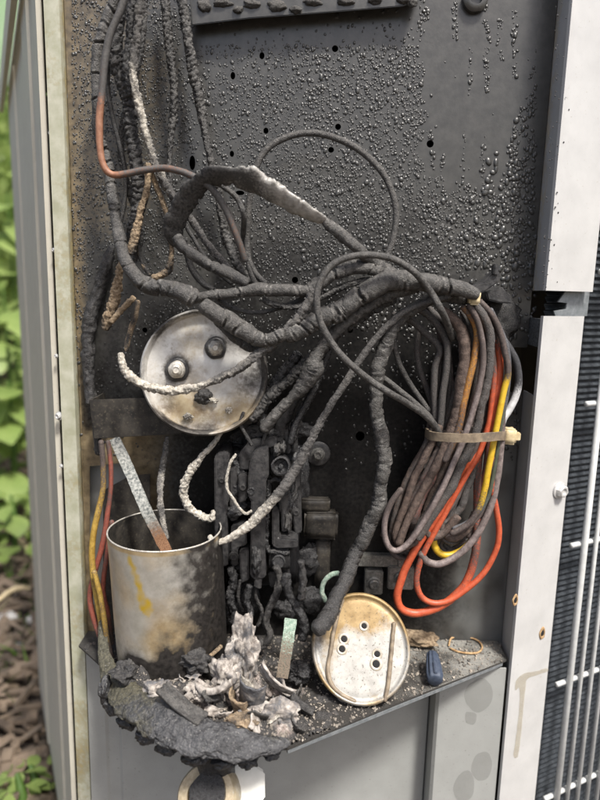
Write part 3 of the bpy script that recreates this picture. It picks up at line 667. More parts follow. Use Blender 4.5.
lathe('disc', dc, dn, pr1, MT['lid'], D1, seg=96, attrf={'burn': b1, 'tint': t1}, wob=.01)
def stud(x, y, k=1.0, burn=0.0):
    c = PP(x, y, dc, dn); m = pxm(c)*k
    lathe('terminal_base', c+dn*.0003, dn, [(12*m, 0), (12*m, .0015), (11*m, .0025), (9.5*m, .0030), (9*m, .004)], MT['bakelite'], D1, seg=28, wob=.12, attrf={'burn': lambda *q: .25})
    lathe('stud', c+dn*.0036, dn, [(8.6*m, 0), (8.4*m, .0030), (7.4*m, .0045), (6.2*m, .0050), (6*m, .0060), (4.6*m, .0072), (3*m, .0080), (2.6*m, .0074), (0, .0074)], MT['stud'], D1, seg=24, wob=.14,
          attrf={'burn': lambda p, a, r, h: burn+.45*noise.noise(p*500)+(.35 if r > 7*m else -.1)})
stud(178, 369.5, 1.0, .0); stud(216, 348, .92, .15)
c = PP(203, 396, dc, dn)+dn*.002; blob('burnt_terminal', c, (.0052, .004, .0045), MT['char'], D1, amp=.5, sub=4)
for k, (x, y, w_, h_) in enumerate(((213, 400, 5, 2.2), (188, 416, 4, 3), (229, 410, 3, 3))):
    c = PP(x, y, dc, dn)+dn*.002; m = pxm(c); o = blob('ash_crumb', c, (w_*m, .0025, h_*m), MT['ash'], None, amp=.8, sub=4, fr=2.2, burn=.25)
    tag(o, ('small pale ash crumb beside the lowest stud of the round capacitor end', 'pale ash crumb at the lower left inside the round capacitor end', 'small ash crumb at the lower right inside the round capacitor end')[k], 'ash crumb', 'ash crumbs on the upper capacitor')
# --- lower disc: a capacitor lid leaning on the tray
lb = PZ(370, 706, ZT+.002); lt = PY(352, 593, -.046); lc = (lb+lt)/2; lv = (lt-lb).normalized()
ln = Vector((.05, -1, 0)); ln = (ln-lv*ln.dot(lv)).normalized(); lu = lv.cross(ln).normalized(); lu = -lu if lu.x < 0 else lu
hv = (lt-lb).length/2; hu = 49*pxm(lc)
D2 = empty('capacitor_lid', lb, 'tan and white oval capacitor lid with small holes leaning on the tray', 'capacitor')
def lp(x, y, off=0): return PP(x, y, lc, ln)+ln*off
def b2(p, a, r, h):
    x, y = plate_px(p); v = -.05+.25*noise.noise(p*60)
    v += .6*(1-sstep(0, 30, math.hypot(x-322, y-640)))
    return v
def t2(p, a, r, h):
    x, y = plate_px(p); v = .95*sstep(650, 612, y)+.5*noise.noise(p*60)+.05
    if r > .93: v += .35
    v += .5*sstep(14, 4, abs(x-330+(y-640)*.1))
    return v
pr2 = [(0, .0008)]+[(.085*k, .0008) for k in range(1, 11)]+[(.90, .0004), (.925, .0016), (.95, .0026), (.975, .0024), (1.0, .001), (1.0, -.006), (.97, -.007)]
u_, v_, n_ = lu, lv, ln
V = []; Fc = []; seg = 84; Bq = []; Tq = []
for (r, h) in pr2:
    for j in range(seg):
        a = 6.28318*j/seg; p = lc+u_*math.cos(a)*r*hu+v_*math.sin(a)*r*hv+n_*h; V.append(p); Bq.append(b2(p, a, r, h)); Tq.append(t2(p, a, r, h))
for i in range(len(pr2)-1):
    for j in range(seg): k = (j+1) % seg; Fc.append((i*seg+j, i*seg+k, (i+1)*seg+k, (i+1)*seg+j))
mk('plate', V, Fc, MT['lid2'], D2, True, {'burn': Bq, 'tint': Tq})
for pts in ([(343, 599), (336, 622), (331, 650), (328, 672), (336, 690), (356, 702)], [(394, 622), (391, 650), (388, 680), (384, 702)]):
    tube('rib', [(lp(x, y, .0016), 2.1*pxm(lc), .2) for x, y in pts], MT['tie'], 'rough', parent=D2)
for (x, y, r) in ((364, 626, 2.6), (344, 639, 3.0), (342, 649, 3.0), (377, 654, 2.8), (376, 664, 3.4)):
    m = pxm(lc)
    lathe('hole_collar', lp(x, y, .0009), ln, [(r*m*1.9, 0), (r*m*1.7, .0003), (r*m*1.2, .0003), (r*m*1.05, .0001)], MT['lid'], D2, seg=20, attrf={'burn': lambda *q: .15, 'tint': lambda *q: .55})
    lathe('hole', lp(x, y, .0011), ln, [(r*m*1.1, 0), (r*m*.6, .0002), (0, .0002)], MT['dark'], D2, seg=14)
# --- open can standing in the debris
cc = PY(165, 529, -.046); cm = pxm(cc); cr = 56*cm; ch = cc.z-ZT
CN = empty('capacitor_can', (cc.x, cc.y, ZT), 'open scorched silver capacitor can with a yellow label remnant', 'can')
def bc(p, a, r, h):
    x, y = plate_px(p)
    s_ = .95*max(0, min(1, (x+10*noise.noise(p*70)-128)/96))
    s_ = max(s_, sstep(625, 672, y+14*noise.noise(p*80))*.95, .6*sstep(138, 160, x)*sstep(600, 650, y))
    s_ -= .30*(1-sstep(0, 9, abs(x-213)))*sstep(650, 560, y)*(.5+noise.noise(p*120))
    return s_+.18*noise.noise(p*150)
def tc_(p, a, r, h):
    x, y = plate_px(p); return .25+.5*sstep(130, 165, x)*sstep(570, 630, y)+.4*noise.noise(p*60)+(.5 if h > ch*.975 else 0)
def ylab(p):
    x, y = plate_px(p)
    if p.y > cc.y or not 552 < y < 630: return 0.0
    t = (y-558)/60; cx_ = 130+19*t+3*noise.noise(p*150); w_ = 1.5+6.5*t if t < .85 else 8*(1-t)/.15
    return max(0, min(1, (w_+2.5*noise.noise(p*300)-abs(x-cx_))/3.0+.3))*(.75+.5*noise.noise(p*250))
V = []; Fc = []; Bq = []; Tq = []; seg = 200; nz_ = 84; Yq = []
tilt = Vector((-.055, -.02, 0))
def cpt(a, k, r): 
    z = ZT+ch*k; e = 1+.012*noise.noise(Vector((math.cos(a)*1.4, math.sin(a)*1.4, k*2)))
    return Vector((cc.x, cc.y, z))+tilt*(z-cc.z)*.9+Vector((math.cos(a)*r*e, math.sin(a)*r*e, 0))
for k in range(nz_+1):
    for j in range(seg):
        a = 6.28318*j/seg; p = cpt(a, k/nz_, cr); V.append(p); Bq.append(bc(p, a, cr, ch*k/nz_)); Tq.append(tc_(p, a, cr, ch*k/nz_)); Yq.append(ylab(p))
for k in range(nz_):
    for j in range(seg): i2 = (j+1) % seg; Fc.append((k*seg+j, k*seg+i2, (k+1)*seg+i2, (k+1)*seg+j))
mk('shell', V, Fc, MT['can'], CN, True, {'burn': Bq, 'tint': Tq, 'print': Yq})
V = []; Fc = []
for k in range(9):
    for j in range(60): V.append(cpt(6.28318*j/60, 1-k/8*.92, cr-.0010))
for k in range(8):
    for j in range(60): i2 = (j+1) % 60; Fc.append((k*60+j, k*60+i2, (k+1)*60+i2, (k+1)*60+j))
Fc.append([8*60+j for j in range(60)])
mk('lining', V, Fc, MT['sootsteel'], CN, True)
tube('rim', [(cpt(6.28318*j/48, 1, cr-.0004), .00055, .35) for j in range(49)], MT['stud'], 'wire', nseg=8, parent=CN)
# flat metal strip standing in the can
def strip_obj(name, label, cat, pts, w, th, Y, mat, burns, par=None):
    V = []; B = []; c = [PY(x, y, yy) for x, y, yy in pts]; P = smooth_path([(p, 0, b) for p, b in zip(c, burns)], .0015)
    n = len(P)
    for i, (p, _, b) in enumerate(P):
        t = (P[min(i+1, n-1)][0]-P[max(i-1, 0)][0]).normalized(); f = Vector((0, -1, .25)); f = (f-t*f.dot(t)).normalized(); s_ = t.cross(f); m = pxm(p)*w/2
        e1 = 1+.10*noise.noise(p*250); e2 = 1+.10*noise.noise(p*250+Vector((9, 0, 0)))
        V += [p+s_*m*e1, p-s_*m*e2, p-s_*m*e2-f*th, p+s_*m*e1-f*th]; B += [b+.2*noise.noise(p*400)]*4
    Fc = []
    for i in range(n-1):
        for j in range(4): k = (j+1) % 4; Fc.append((i*4+j, (i+1)*4+j, (i+1)*4+k, i*4+k))
    Fc += [(0, 1, 2, 3), (4*n-1, 4*n-2, 4*n-3, 4*n-4)]
    o = mk(name, V, Fc, MT[mat], par, False, {'burn': B})
    return tag(o, label, cat)
MT['speck'] = M('speckled_strip', ((.10, .11, .105), (.42, .42, .38)), B=((.10, .045, .02), (.28, .15, .08)), rough=(.6, .9), metal=(.3, 0), scale=600, bump=.4, bdist=.0003)
strip_obj('metal_strip', 'flat speckled metal strip with rusty end poking into the open can', 'metal strip', [(114, 438, -.03), (128, 468, -.036), (145, 508, -.05), (160, 538, -.050), (167, 552, -.052)], 11, .0012, -.03, 'speck', [.1, .05, .1, .8, 1.0])
strip_obj('terminal_strip', 'upright blade with pale green corroded top in the ash heap', 'metal blade', [(291, 619, -.068), (288, 640, -.072), (285, 660, -.076), (282, 678, -.080)], 12, .0014, -.07, 'verd', [-.1, .55, .8, .95])
# ================================================================== the contactor
CT = empty('contactor', PY(258, 590, -.004), 'charred black contactor with upright rails and screw terminals', 'contactor')
bk_ = lambda p: .35+.5*noise.noise(p*120)
pbox('body', 226, 446, 300, 585, -.012, .0115, MT['bakelite'], CT, bevel=.0015, amp=.0016, cuts=8, burn=.9, fr=180)
def rail(name, pts, Y, d, b=.05, mat='bakelite', am=.0004):
    o = prism(name, [PY(x, y, Y) for x, y in pts], (0, d, 0), MT[mat], CT, bevel=.0008)
    return o
rail('rail', [(214,458),(217,453),(226,451),(229,455),(229,500),(227,505),(228,566),(215,568)], -.034, .026)
rail('rail', [(250,462),(253,452),(259,447),(268,447),(269,476),(266,480),(265,552),(266,577),(257,582),(250,576),(251,500),(248,498),(248,478)], -.040, .030)
rail('rail', [(272,512),(279,512),(279,538),(298,540),(298,548),(277,549),(272,546)], -.036, .020)
rail('rail', [(281,470),(300,462),(300,486),(292,494),(281,494)], -.026, .014)
rail('rail', [(239,454),(250,440),(262,438),(262,450),(250,462),(250,470),(240,470)], -.030, .018)
rail('fin', [(284,432),(288,428),(291,452),(287,455)], -.030, .014)
rail('fin', [(292,430),(297,430),(298,452),(293,453)], -.028, .014)
rail('fin', [(244,428),(262,424),(264,436),(246,440)], -.026, .014)
rail('foot', [(255,575),(262,577),(261,590),(254,588)], -.040, .008)
c = PY(281, 466, -.040); m = pxm(c)
lathe('terminal_cup', c, (0, -1, .15), [(10*m, -.010), (10*m, -.001), (9.6*m, .0015), (8*m, .002), (7*m, .001), (6.2*m, -.0015), (2.6*m, -.0022), (2.2*m, .0004), (0, .0006)], MT['gloss'], CT, seg=28, wob=.12, attrf={'burn': lambda *q: .12})
c = PY(280, 560, -.036); m = pxm(c)
pbox('terminal_block', 269, 550, 290, 571, -.034, .02, MT['bakelite'], CT, bevel=.0012, amp=.0006, cuts=3, burn=.5)
lathe('terminal_screw', PY(279, 561, -.0345), (0, -1, .1), [(7*m, 0), (7*m, .0016), (5.6*m, .0024), (4.6*m, .0018), (0, .0018)], MT['gloss'], CT, seg=22, wob=.1, attrf={'burn': lambda *q: .2})
lathe('screw_hole', PY(251, 491, -.0403), (0, -1, 0), [(.0026, 0), (.0024, .0006), (.0017, .0006), (.0015, .0001), (0, .0001)], MT['gloss'], CT, seg=16, attrf={'burn': lambda *q: -.2})
for pts in ([(268, 479), (267.5, 500), (267, 520), (267, 548), (274, 551), (290, 553)], [(281, 480), (274, 479), (270, 482)]):      # threaded braid running down between rails
    tube('braid', pth(pts, 5, -.034, .3), MT['gloss'], 'rope', parent=CT, amp=1.4)
tube('pigtail', pth([(236, 454), (230, 464), (227, 480), (228, 490), (233, 498), (239, 508), (246, 514), (252, 511)], 3.2, -.040, .25), MT['ash'], 'rope', parent=CT)
for (x, y, a_, b_, Yv, bn) in ((240,470,9,12,-.024,.15),(239,490,8,10,-.026,.1),(234,512,9,6,-.030,.6),(243,505,8,8,-.026,.05),(252,432,10,7,-.022,.2),(274,436,9,8,-.026,.35),(286,505,7,16,-.026,.45),(293,500,5,14,-.024,.5),
                       (256,560,5,14,-.04,.6),(232,545,7,14,-.024,.05),(240,565,9,10,-.022,.05),(288,522,4,10,-.028,.7),(277,450,4,6,-.036,.65),(283,447,3,6,-.035,.65)):
    c = PY(x, y, Yv); m = pxm(c); blob('melted_lump', c, (a_*m, .005, b_*m), MT['gloss'], CT, amp=.42, sub=4, fr=1.9, burn=bn-.2)
for (pts, Yv, d_) in (([(229,470),(237,466),(238,520),(230,522)], -.030, .018), ([(238,476),(247,474),(247,500),(239,504)], -.034, .014), ([(266,484),(271,484),(271,506),(266,508)], -.032, .02),
                      ([(280,496),(288,494),(290,530),(282,533)], -.031, .012), ([(231,526),(246,522),(247,545),(238,548),(238,566),(231,566)], -.032, .016), ([(290,496),(301,490),(302,532),(295,536)], -.024, .014),
                      ([(239,552),(249,550),(249,580),(241,584)], -.036, .014), ([(268,573),(288,571),(290,584),(270,588)], -.030, .014), ([(262,440),(276,436),(277,446),(263,450)], -.034, .012)):
    rail('plate', pts, Yv, d_)
for (x, y, r) in ((243, 487, 3.2), (234, 556, 3.6), (296, 512, 3.0), (222, 480, 2.6), (222, 540, 2.6)):
    c = PY(x, y, -.0345); screw(c, (0, -1, .05), r*pxm(c), CT, 'steel', hexa=False, burn=.75)
for pts, w_, bn in (([(252, 446), (246, 436), (240, 424), (244, 412)], 4, .3), ([(262, 446), (266, 434), (274, 424)], 3.5, .5), ([(284, 456), (290, 470), (296, 486), (292, 500)], 3.5, .4), ([(258, 580), (256, 596), (262, 612), (257, 626)], 4, .3), ([(240, 580), (238, 598), (243, 612)], 3.5, .2)):
    tube('lead', pth(pts, w_, -.036, bn), MT['char'], 'rope', parent=CT)
# lumps of burnt plastic hanging below the contactor
for k, (pts, w_, mt, bn, lab) in enumerate((
    ([(231, 566), (233, 582), (230, 598), (235, 612), (232, 624)], 9, 'gloss', .1, 'lumpy black drip of melted plastic below the left contactor rail'),
    ([(274, 566), (280, 578), (277, 592), (270, 606), (266, 622), (270, 634), (264, 645), (259, 640)], 7, 'char', .45, 'twisted charred lead hanging below the contactor, ending in ash curl'),
    ([(250, 585), (246, 600), (250, 615), (244, 632)], 7, 'gloss', .05, 'short black drip between the contactor and the ash heap'),
    ([(285, 574), (288, 592), (297, 606), (305, 625), (300, 640)], 9, 'gloss', .1, 'thick glossy black drip right of the corroded green blade'),
    ([(300, 560), (303, 580), (300, 600)], 7, 'char', .1, 'short black stub between contactor and dark mounting block'))):
    cab('melted_drip', lab, 'melted plastic', mt, 'lump', w_, pts, Y=-.032-.006*k, burn=bn, group='drips of melted plastic')
# ================================================================== cables over the top left of the plate
def C(label, mat, style, w, pts, Y=-.03, burn=0.0, group='charred cables', name='charred_cable', **k):
    w *= .92; pts = [tuple(p[:3])+((p[3]*.92,)+tuple(p[4:]) if len(p) > 3 and p[3] else tuple(p[3:])) for p in pts]
    return cab(name, label, 'cable', mat, style, w, pts, Y, burn, group, **k)
C('thin cable bent like a hook with a coppery elbow at upper left', 'copper', 'wire', 8, [(129, -14, None, None, .9), (120, 12), (110, 35), (105, 60), (102, 90, None, None, .75), (99.5, 120, None, None, .25), (100, 148, None, 7.5, 0), (104, 166, None, None, .0), (112, 174.5, None, None, .25), (126, 174, None, None, .7), (145, 170), (163, 168), (182, 172, -.05), (200, 180, -.053), (213, 190, -.053), (226, 210, -.052), (236, 235, -.05), (246, 262, -.045)], Y=-.045)
C('leftmost cable at the top, its jacket cracked into ring segments', 'grey', 'ring', 12, [(118, -12), (112, 5), (104, 25), (98, 46), (97, 62), (97, 85), (97.5, 110), (100, 138, -.026), (107, 165, -.026), (111, 190, -.03), (116, 215, -.034), (120, 240, -.038, 13), (124, 260, -.042, 14), (134, 276, -.046, 15), (150, 287, -.048, 17), (168, 289, -.05, 19), (188, 295, -.052, 21), (197, 299, -.052, 20)], Y=-.030, burn=.45, amp=1.2)
C('thick black charred cable beside the ring-cracked one', 'char', 'allig', 14, [(120, -10), (118, 15), (116, 40), (117, 64), (122, 85), (128, 105, None, 15), (131, 130), (136, 155), (138, 180), (137, 205), (133, 230), (129, 252, -.02, 11)], Y=-.026, burn=.3)
C('slim cable speckled with white ash running down from the top edge', 'ash', 'rope', 10, [(143, -12, None, None, .95), (139, 20, None, None, .9), (135, 50, None, None, .75), (134, 78, None, 9, .45), (138, 100, None, None, .35), (144, 125, None, None, .55), (151, 150, None, None, .65), (159, 170, None, None, .7), (166, 185, None, None, .8), (178, 203, None, None, .9), (190, 219, None, None, 1), (206, 242, None, 8), (220, 259), (234, 275)], Y=-.036)
C('dark cable between the ash speckled cable and the thick black one', 'char', 'allig', 10, [(133, -10), (131, 18), (129, 40), (127, 62), (129, 80), (134, 96)], Y=-.032, burn=.2)
C('lumpy dark cable hanging straight down left of the bracket', 'grey', 'allig', 10, [(164, -12), (166, 15), (169, 40), (172, 68), (174, 92, None, 9), (173, 115), (171, 138, None, 7), (169.5, 158, None, 6), (170, 185), (176, 215, -.01)], Y=-.016, burn=.55)
C('scaly charred cable slanting down past the left end of the bracket', 'grey', 'allig', 11, [(180, -12), (184, 15), (189, 42), (192, 65, None, 12), (197, 90), (201, 112, None, 10), (206, 138, None, 8), (211, 162), (217, 190, -.013, 9), (222, 215, None, 10), (228, 240, None, 11), (238, 266, -.02, 9), (252, 283)], Y=-.018, burn=.45)
C('tan ashy cable ending just above the cracked trunk', 'tan', 'rope', 9, [(148, 163, None, 7, .3), (148, 178, None, None, .1), (146, 192, None, None, .15), (141, 210, None, None, .2), (137, 226, None, 10, .25), (133, 242, None, 10, .4), (130, 255, None, None, .7)], Y=-.037)
C('short tan ashy twig branching right from the tan cable', 'tan', 'rope', 6, [(150, 171), (156, 185), (162, 199), (167, 212), (169, 224, None, 5), (171, 250, None, 6, .5), (168, 270, None, 8, .6), (158, 276, None, 8, .3), (152, 279)], Y=-.033, burn=.15)
C('crumbling tan cable end below the cracked trunk at left', 'tan', 'rope', 11, [(122, 258, None, 8, .5), (119, 275, None, 9, .1), (116, 290, None, 12, .0), (113, 304, None, 13, .05), (108, 318, None, 11, .2), (104, 330, None, 9, .6)], Y=-.024)
C('stub of tan ashy wire pointing down left beside the capacitor end', 'tan', 'rope', 7, [(134, 296), (126, 305), (118, 314), (110, 323)], Y=-.03, burn=.1)
C('dark ragged cable running down the left edge of the plate', 'char', 'lump', 14, [(112, 245, None, 8), (106, 265, None, 12), (98, 290, None, 13), (90, 320, None, 15), (88, 350, None, 14), (89, 380, None, 12), (93, 405)], Y=-.008, burn=.05, amp=.7)
C('brown wire end dangling by the rim of the upper capacitor end', 'tan', 'rough', 8, [(138, 300, None, 6), (136, 315), (131, 330), (127, 345), (126, 352, None, 5)], Y=-.03, burn=.55)
for (lab, mt, st_, w_, pts, Yv, bn) in (
    ('thin black lead weaving between the two leftmost cables', 'char', 'rough', 5, [(126, -10), (122, 25), (112, 55), (108, 85), (112, 115), (120, 145), (126, 175), (124, 205), (118, 232)], -.020, .2),
    ('scorched lead twisted behind the thick black cable', 'grey', 'allig', 7, [(146, -10), (143, 30), (139, 62), (131, 92), (124, 118), (121, 150), (128, 185), (135, 212), (140, 240), (134, 262)], -.018, .5),
    ('frayed brown lead between ash speckled cable and lumpy dark cable', 'tan', 'rope', 4, [(150, 140), (153, 165), (149, 190), (142, 215), (138, 240), (142, 262), (150, 276)], -.022, .75),
    ('fine black lead crossing under the coppery elbow', 'char', 'rough', 4.5, [(160, 172), (172, 196), (184, 222), (198, 246), (214, 268), (232, 284)], -.026, .3),
    ('fine charred lead drooping between the trunk and the upper disc', 'char', 'rough', 5, [(214, 296), (228, 306), (246, 312), (266, 312), (286, 306), (304, 298)], -.04, .4),
    ('thin dark lead hugging the underside of the crusted trunk', 'grey', 'allig', 7, [(262, 300), (280, 306), (300, 306), (322, 297), (345, 286), (372, 280), (400, 286)], -.044, .5),
    ('cracked lead running from the trunk down behind the blister', 'char', 'allig', 9, [(350, 318), (334, 342), (322, 366), (312, 392), (300, 416), (292, 440)], -.030, .35),
    ('black lead falling from the blister to the contactor fins', 'gloss', 'rough', 7, [(330, 350), (318, 380), (306, 404), (296, 424), (290, 444)], -.034, .1),
    ('short black lead beside the right rim of the upper disc', 'char', 'allig', 9, [(296, 358), (280, 378), (264, 398), (250, 412), (244, 430)], -.026, .3)):
    C(lab, mt, st_, w_, pts, Yv, bn)
# the wide flattened jacket, its highlight painted in pale colour
C('wide flattened cable jacket arching across the middle with a highlight painted on its belly', 'silver', 'rough', 22, [(178, 246, -.034, 14, 1.2), (173, 230, -.04, 22, 1.2), (180, 210, -.045, 27, 1.2), (192, 191, -.05, 25, 1.2), (207, 178, -.056, 22, .8), (228, 175, -.06, 27, .7), (250, 180, -.06, 31, .65), (272, 191, -.06, 29, .45), (292, 204, -.059, 25, .1), (310, 214, -.057, 19, .0), (325, 221, -.054, 13, .5)], flat=.30, amp=1.0)
C('threaded grey cable continuing from the wide flattened jacket', 'grey', 'rough', 12, [(322, 218, None, 9), (330, 227, None, 13), (338, 233), (347, 240, None, 12), (357, 248, None, 13), (368, 258, -.045), (385, 268, -.04)], Y=-.053, burn=.2)
C('black cable curling down from the left foot of the flattened jacket', 'char', 'rough', 11, [(175, 236, None, 14), (182, 247, None, 13), (194, 256), (208, 264), (222, 270), (236, 277), (248, 284)], Y=-.046, burn=.35)
C('slim dark cable sagging below the flattened jacket into the trunk', 'char', 'rough', 7, [(184, 240), (188, 258), (194, 272), (204, 284), (214, 290)], Y=-.03, burn=.15)
C('thin round wire making the big open loop at centre', 'grey', 'wire', 7.2, [(262, 296, -.03), (251, 272, -.03), (247, 245, -.03), (248, 220, -.032), (251, 192, -.034), (257, 166, -.036), (267, 149), (285, 138), (308, 133), (332, 137), (356, 148), (378, 167), (391, 190), (396, 212), (394, 234, -.036), (388, 254, -.036), (380, 268)], Y=-.038, burn=.3)
C('kinked thin wire dropping behind the flattened jacket', 'grey', 'rough', 6, [(214, 181), (226, 188), (238, 200), (243, 216), (244, 238, -.03), (248, 258), (256, 274), (266, 284)], Y=-.045, burn=.4)
# ================================================================== the trunk across the middle
C('grey trunk cable broken open above the upper capacitor end', 'grey', 'ring', 13, [(192, 300, None, 10), (206, 296), (224, 294, None, 12), (245, 291), (268, 290, None, 14), (290, 291), (306, 291, None, 12), (320, 284), (334, 275), (352, 269, None, 13), (375, 270), (400, 277), (430, 286), (462, 292)], Y=-.046, burn=.1)
C('bulging crusted cable along the top of the trunk right of the loop', 'grey', 'allig', 16, [(300, 296, None, 8), (318, 283, None, 14), (333, 273, None, 17), (352, 267, None, 16), (372, 267, None, 13), (395, 273)], Y=-.040, burn=.1)
C('thick grey jacket ending bluntly over the round capacitor end', 'grey', 'ring', 20, [(202, 304, None, 17), (212, 311, None, 19), (226, 320, None, 20), (240, 329, None, 19), (256, 338, None, 17), (270, 340, None, 15), (286, 334)], Y=-.056, burn=.0, amp=.8)
C('second dark jacket tucked under the blunt grey one', 'grey', 'rough', 14, [(216, 318), (232, 334), (248, 345), (262, 348), (276, 342)], Y=-.046, burn=.55)
C('smooth thick grey jacket with fine ring cracks right of centre', 'grey', 'ring', 21, [(284, 338, None, 18), (300, 331, None, 20), (318, 322), (338, 310, None, 22), (360, 296), (384, 285, None, 21), (410, 281, None, 20), (438, 283, None, 19), (462, 290, None, 16), (478, 296, None, 12)], Y=-.050, burn=.0, amp=1.0)
C('ashy rope-like cable crossing the capacitor end to a white hooked tip', 'ash', 'rope', 11, [(313, 288, -.052, 9, 1), (308, 302, None, 11, .85), (298, 318, None, 11, .8), (285, 331, None, 11, .8), (270, 346, None, 11, .75), (254, 357, -.055, 10, .8), (238, 369, None, 10, .75), (222, 377, None, 9, .7), (206, 385, None, 8, .55), (190, 389, None, 10, .2), (172, 391, None, 11, .05), (154, 389, None, 11, .05), (138, 382, None, 10, .1), (127, 373, None, 10, .05), (122, 362, None, 9, .1), (121, 352, None, 7, .2)], Y=-.054)
C('crusty cable running from the loop down left behind the capacitor rim', 'char', 'allig', 14, [(395, 296, -.036), (370, 309), (348, 325), (325, 346, None, 13), (305, 365), (285, 383, None, 12), (268, 400), (250, 420)], Y=-.038, burn=.6)
C('swollen cable with a fat blister just left of the thin grey loop', 'grey', 'rough', 15, [(420, 287, -.044, 13), (395, 293, -.044), (372, 304), (352, 318), (334, 335, None, 13), (320, 350, None, 13), (312, 368, None, 22), (302, 385, None, 19), (290, 399, None, 11), (275, 415), (262, 430)], Y=-.043, burn=.2)
C('glossy black cable dropping from the trunk to the top of the contactor', 'gloss', 'allig', 12, [(300, 352, -.03), (285, 370), (270, 390), (262, 412), (266, 432)], Y=-.028, burn=.25)
C('black cable bundle stub to the right of the contactor top', 'char', 'lump', 13, [(318, 360), (300, 385), (290, 405), (282, 424), (280, 446)], Y=-.026, burn=.2, amp=.6)
C('long thin cable from the bundle down to a white ash hook by the can', 'ash', 'rope', 9, [(452, 296, -.046, 7, 1.1), (430, 301, None, 7, 1.1), (408, 310, None, 7, 1.1), (388, 325, None, 7.5, 1.1), (370, 345, None, 7.5, 1.1), (352, 372, None, 8, 1.1), (335, 398, None, 8, 1.05), (320, 424, None, 9, 1), (307, 448, None, 10, .9), (295, 470, None, 11, .85), (283, 489, -.05, 11, .75), (268, 506, None, 11, .4), (253, 522, None, 11, .25), (238, 533, None, 9, .1), (224, 540, None, 7, .05), (214, 541, None, 7, .0), (209, 535, None, 6, .1)], Y=-.048, amp=.55)
C('thick grey branch-like cable sweeping down to the leaning lid', 'grey', 'rough', 17, [(468, 299, -.04, 14, .3), (440, 297, None, 14), (415, 306, None, 14), (396, 322, None, 15), (383, 345, None, 16), (376, 372, None, 16, .1), (376, 400, None, 15), (380, 430, None, 16), (384, 458, None, 16), (382, 484, None, 16, .1), (377, 507, None, 17, .2), (370, 525, None, 16, .45), (358, 550, None, 16, .75), (346, 576, -.05, 17, .9), (334, 602, -.065, 17, 1.0), (324, 620, -.078, 18, 1.0), (314, 631, -.084, 16, 1.0)], Y=-.040, burn=.15)
C('smooth thin grey wire looping in front of the trunk at right of centre', 'grey', 'wire', 7.6, [(453, 340, -.034), (447, 323, -.045), (440, 308, -.054), (430, 291), (414, 272, -.062), (395, 260), (372, 255, -.066), (349, 257), (331, 266), (320, 283), (317, 303), (322, 325), (334, 346), (350, 364), (370, 380, -.062), (390, 393), (410, 405, -.052), (428, 418, -.046), (438, 432, -.040), (440, 448, -.034)], Y=-.066, burn=.0)
C('thin grey wire joining the bundle just under the grey loop', 'grey', 'wire', 6.6, [(372, 372, -.035), (385, 379), (400, 391), (416, 404), (430, 418), (436, 434, -.036), (436, 450, -.03)], Y=-.045, burn=.15)
C('thin dark wire arching into the left side of the bundle', 'grey', 'wire', 6, [(398, 322), (394, 340), (398, 360), (408, 380), (420, 398), (429, 412)], Y=-.03, burn=.35)
C('pale kinked white wire hooked beside the mouth of the can', 'ash', 'rope', 9, [(222, 430, -.032, 5, .6), (214, 443, None, 6, .35), (203, 455, None, 7, .25), (193, 468, None, 9, .1), (186, 482, None, 10, .05), (185, 496, None, 10, .0), (191, 509, None, 9, .05), (202, 517, None, 9, .0), (212, 518, None, 8, .1), (214, 510, None, 6, .2)], Y=-.038)
C('ash crusted wire hanging into the middle of the can', 'ash', 'rope', 8, [(168, 437, -.028, 6, .9), (165, 455, None, 7, .8), (161, 475, None, 8, .65), (160, 495, -.038, 7, .7), (162, 515, -.042, 7, .7), (166, 540, -.046, 7, .6)], Y=-.034)
# wires behind the can at the far left
def Wl(label, mat, w, pts, Y, burn):
    pts = [tuple(p[:3])+((p[3]*.78 if p[3] else None,)+tuple(p[4:]) if len(p) > 3 else ()) for p in pts]
    return cab('insulated_wire', label, 'wire', MT and mat, 'wire', w, pts, Y, burn, 'wires left of the can')
Wl('yellow wire squeezed behind the left side of the can', 'ochre', 6.4, [(101, 440, None, 7, 1), (103, 465, None, 7, .8), (103, 488, None, 7, .45), (99, 508, None, 8, .3), (94, 530, None, 8, .2), (92, 552, None, 8, .25), (93, 575, None, 8, .3), (97, 598, None, 8, .35), (101, 622, None, 8, .3), (104, 645, None, 8, .6), (108, 668, None, 8, 1)], -.036, .3)
Wl('pale yellow wire twisted beside the yellow one left of the can', 'ochre', 5.4, [(94, 570, None, None, .6), (99, 590, None, None, .3), (103, 612, None, None, .35), (107, 638, None, None, .7), (112, 660, None, None, 1)], -.043, .4)
Wl('red-brown wire twisted round the yellow wires left of the can', 'red', 5.6, [(108, 440, None, 6, .7), (111, 468, None, 6, .4), (110, 495, None, 6, .5), (106, 525, None, 7, .3), (101, 550, None, 7, .25), (94, 575, None, 7, .3), (90, 598, None, 7, .35), (95, 622, None, 7, .5), (103, 645, None, 6, 1)], -.032, .3)
Wl('dark red wire running down behind the yellow wires left of the can', 'red', 5, [(112, 520, None, None, .5), (106, 560, None, None, .45), (103, 590, None, None, .3), (108, 615, None, None, .4), (112, 645, None, None, .9)], -.030, .5)
Wl('blackened wire end at the left corner of the tray', 'char', 8, [(99, 455), (97, 430), (95, 405)], -.02, .2)
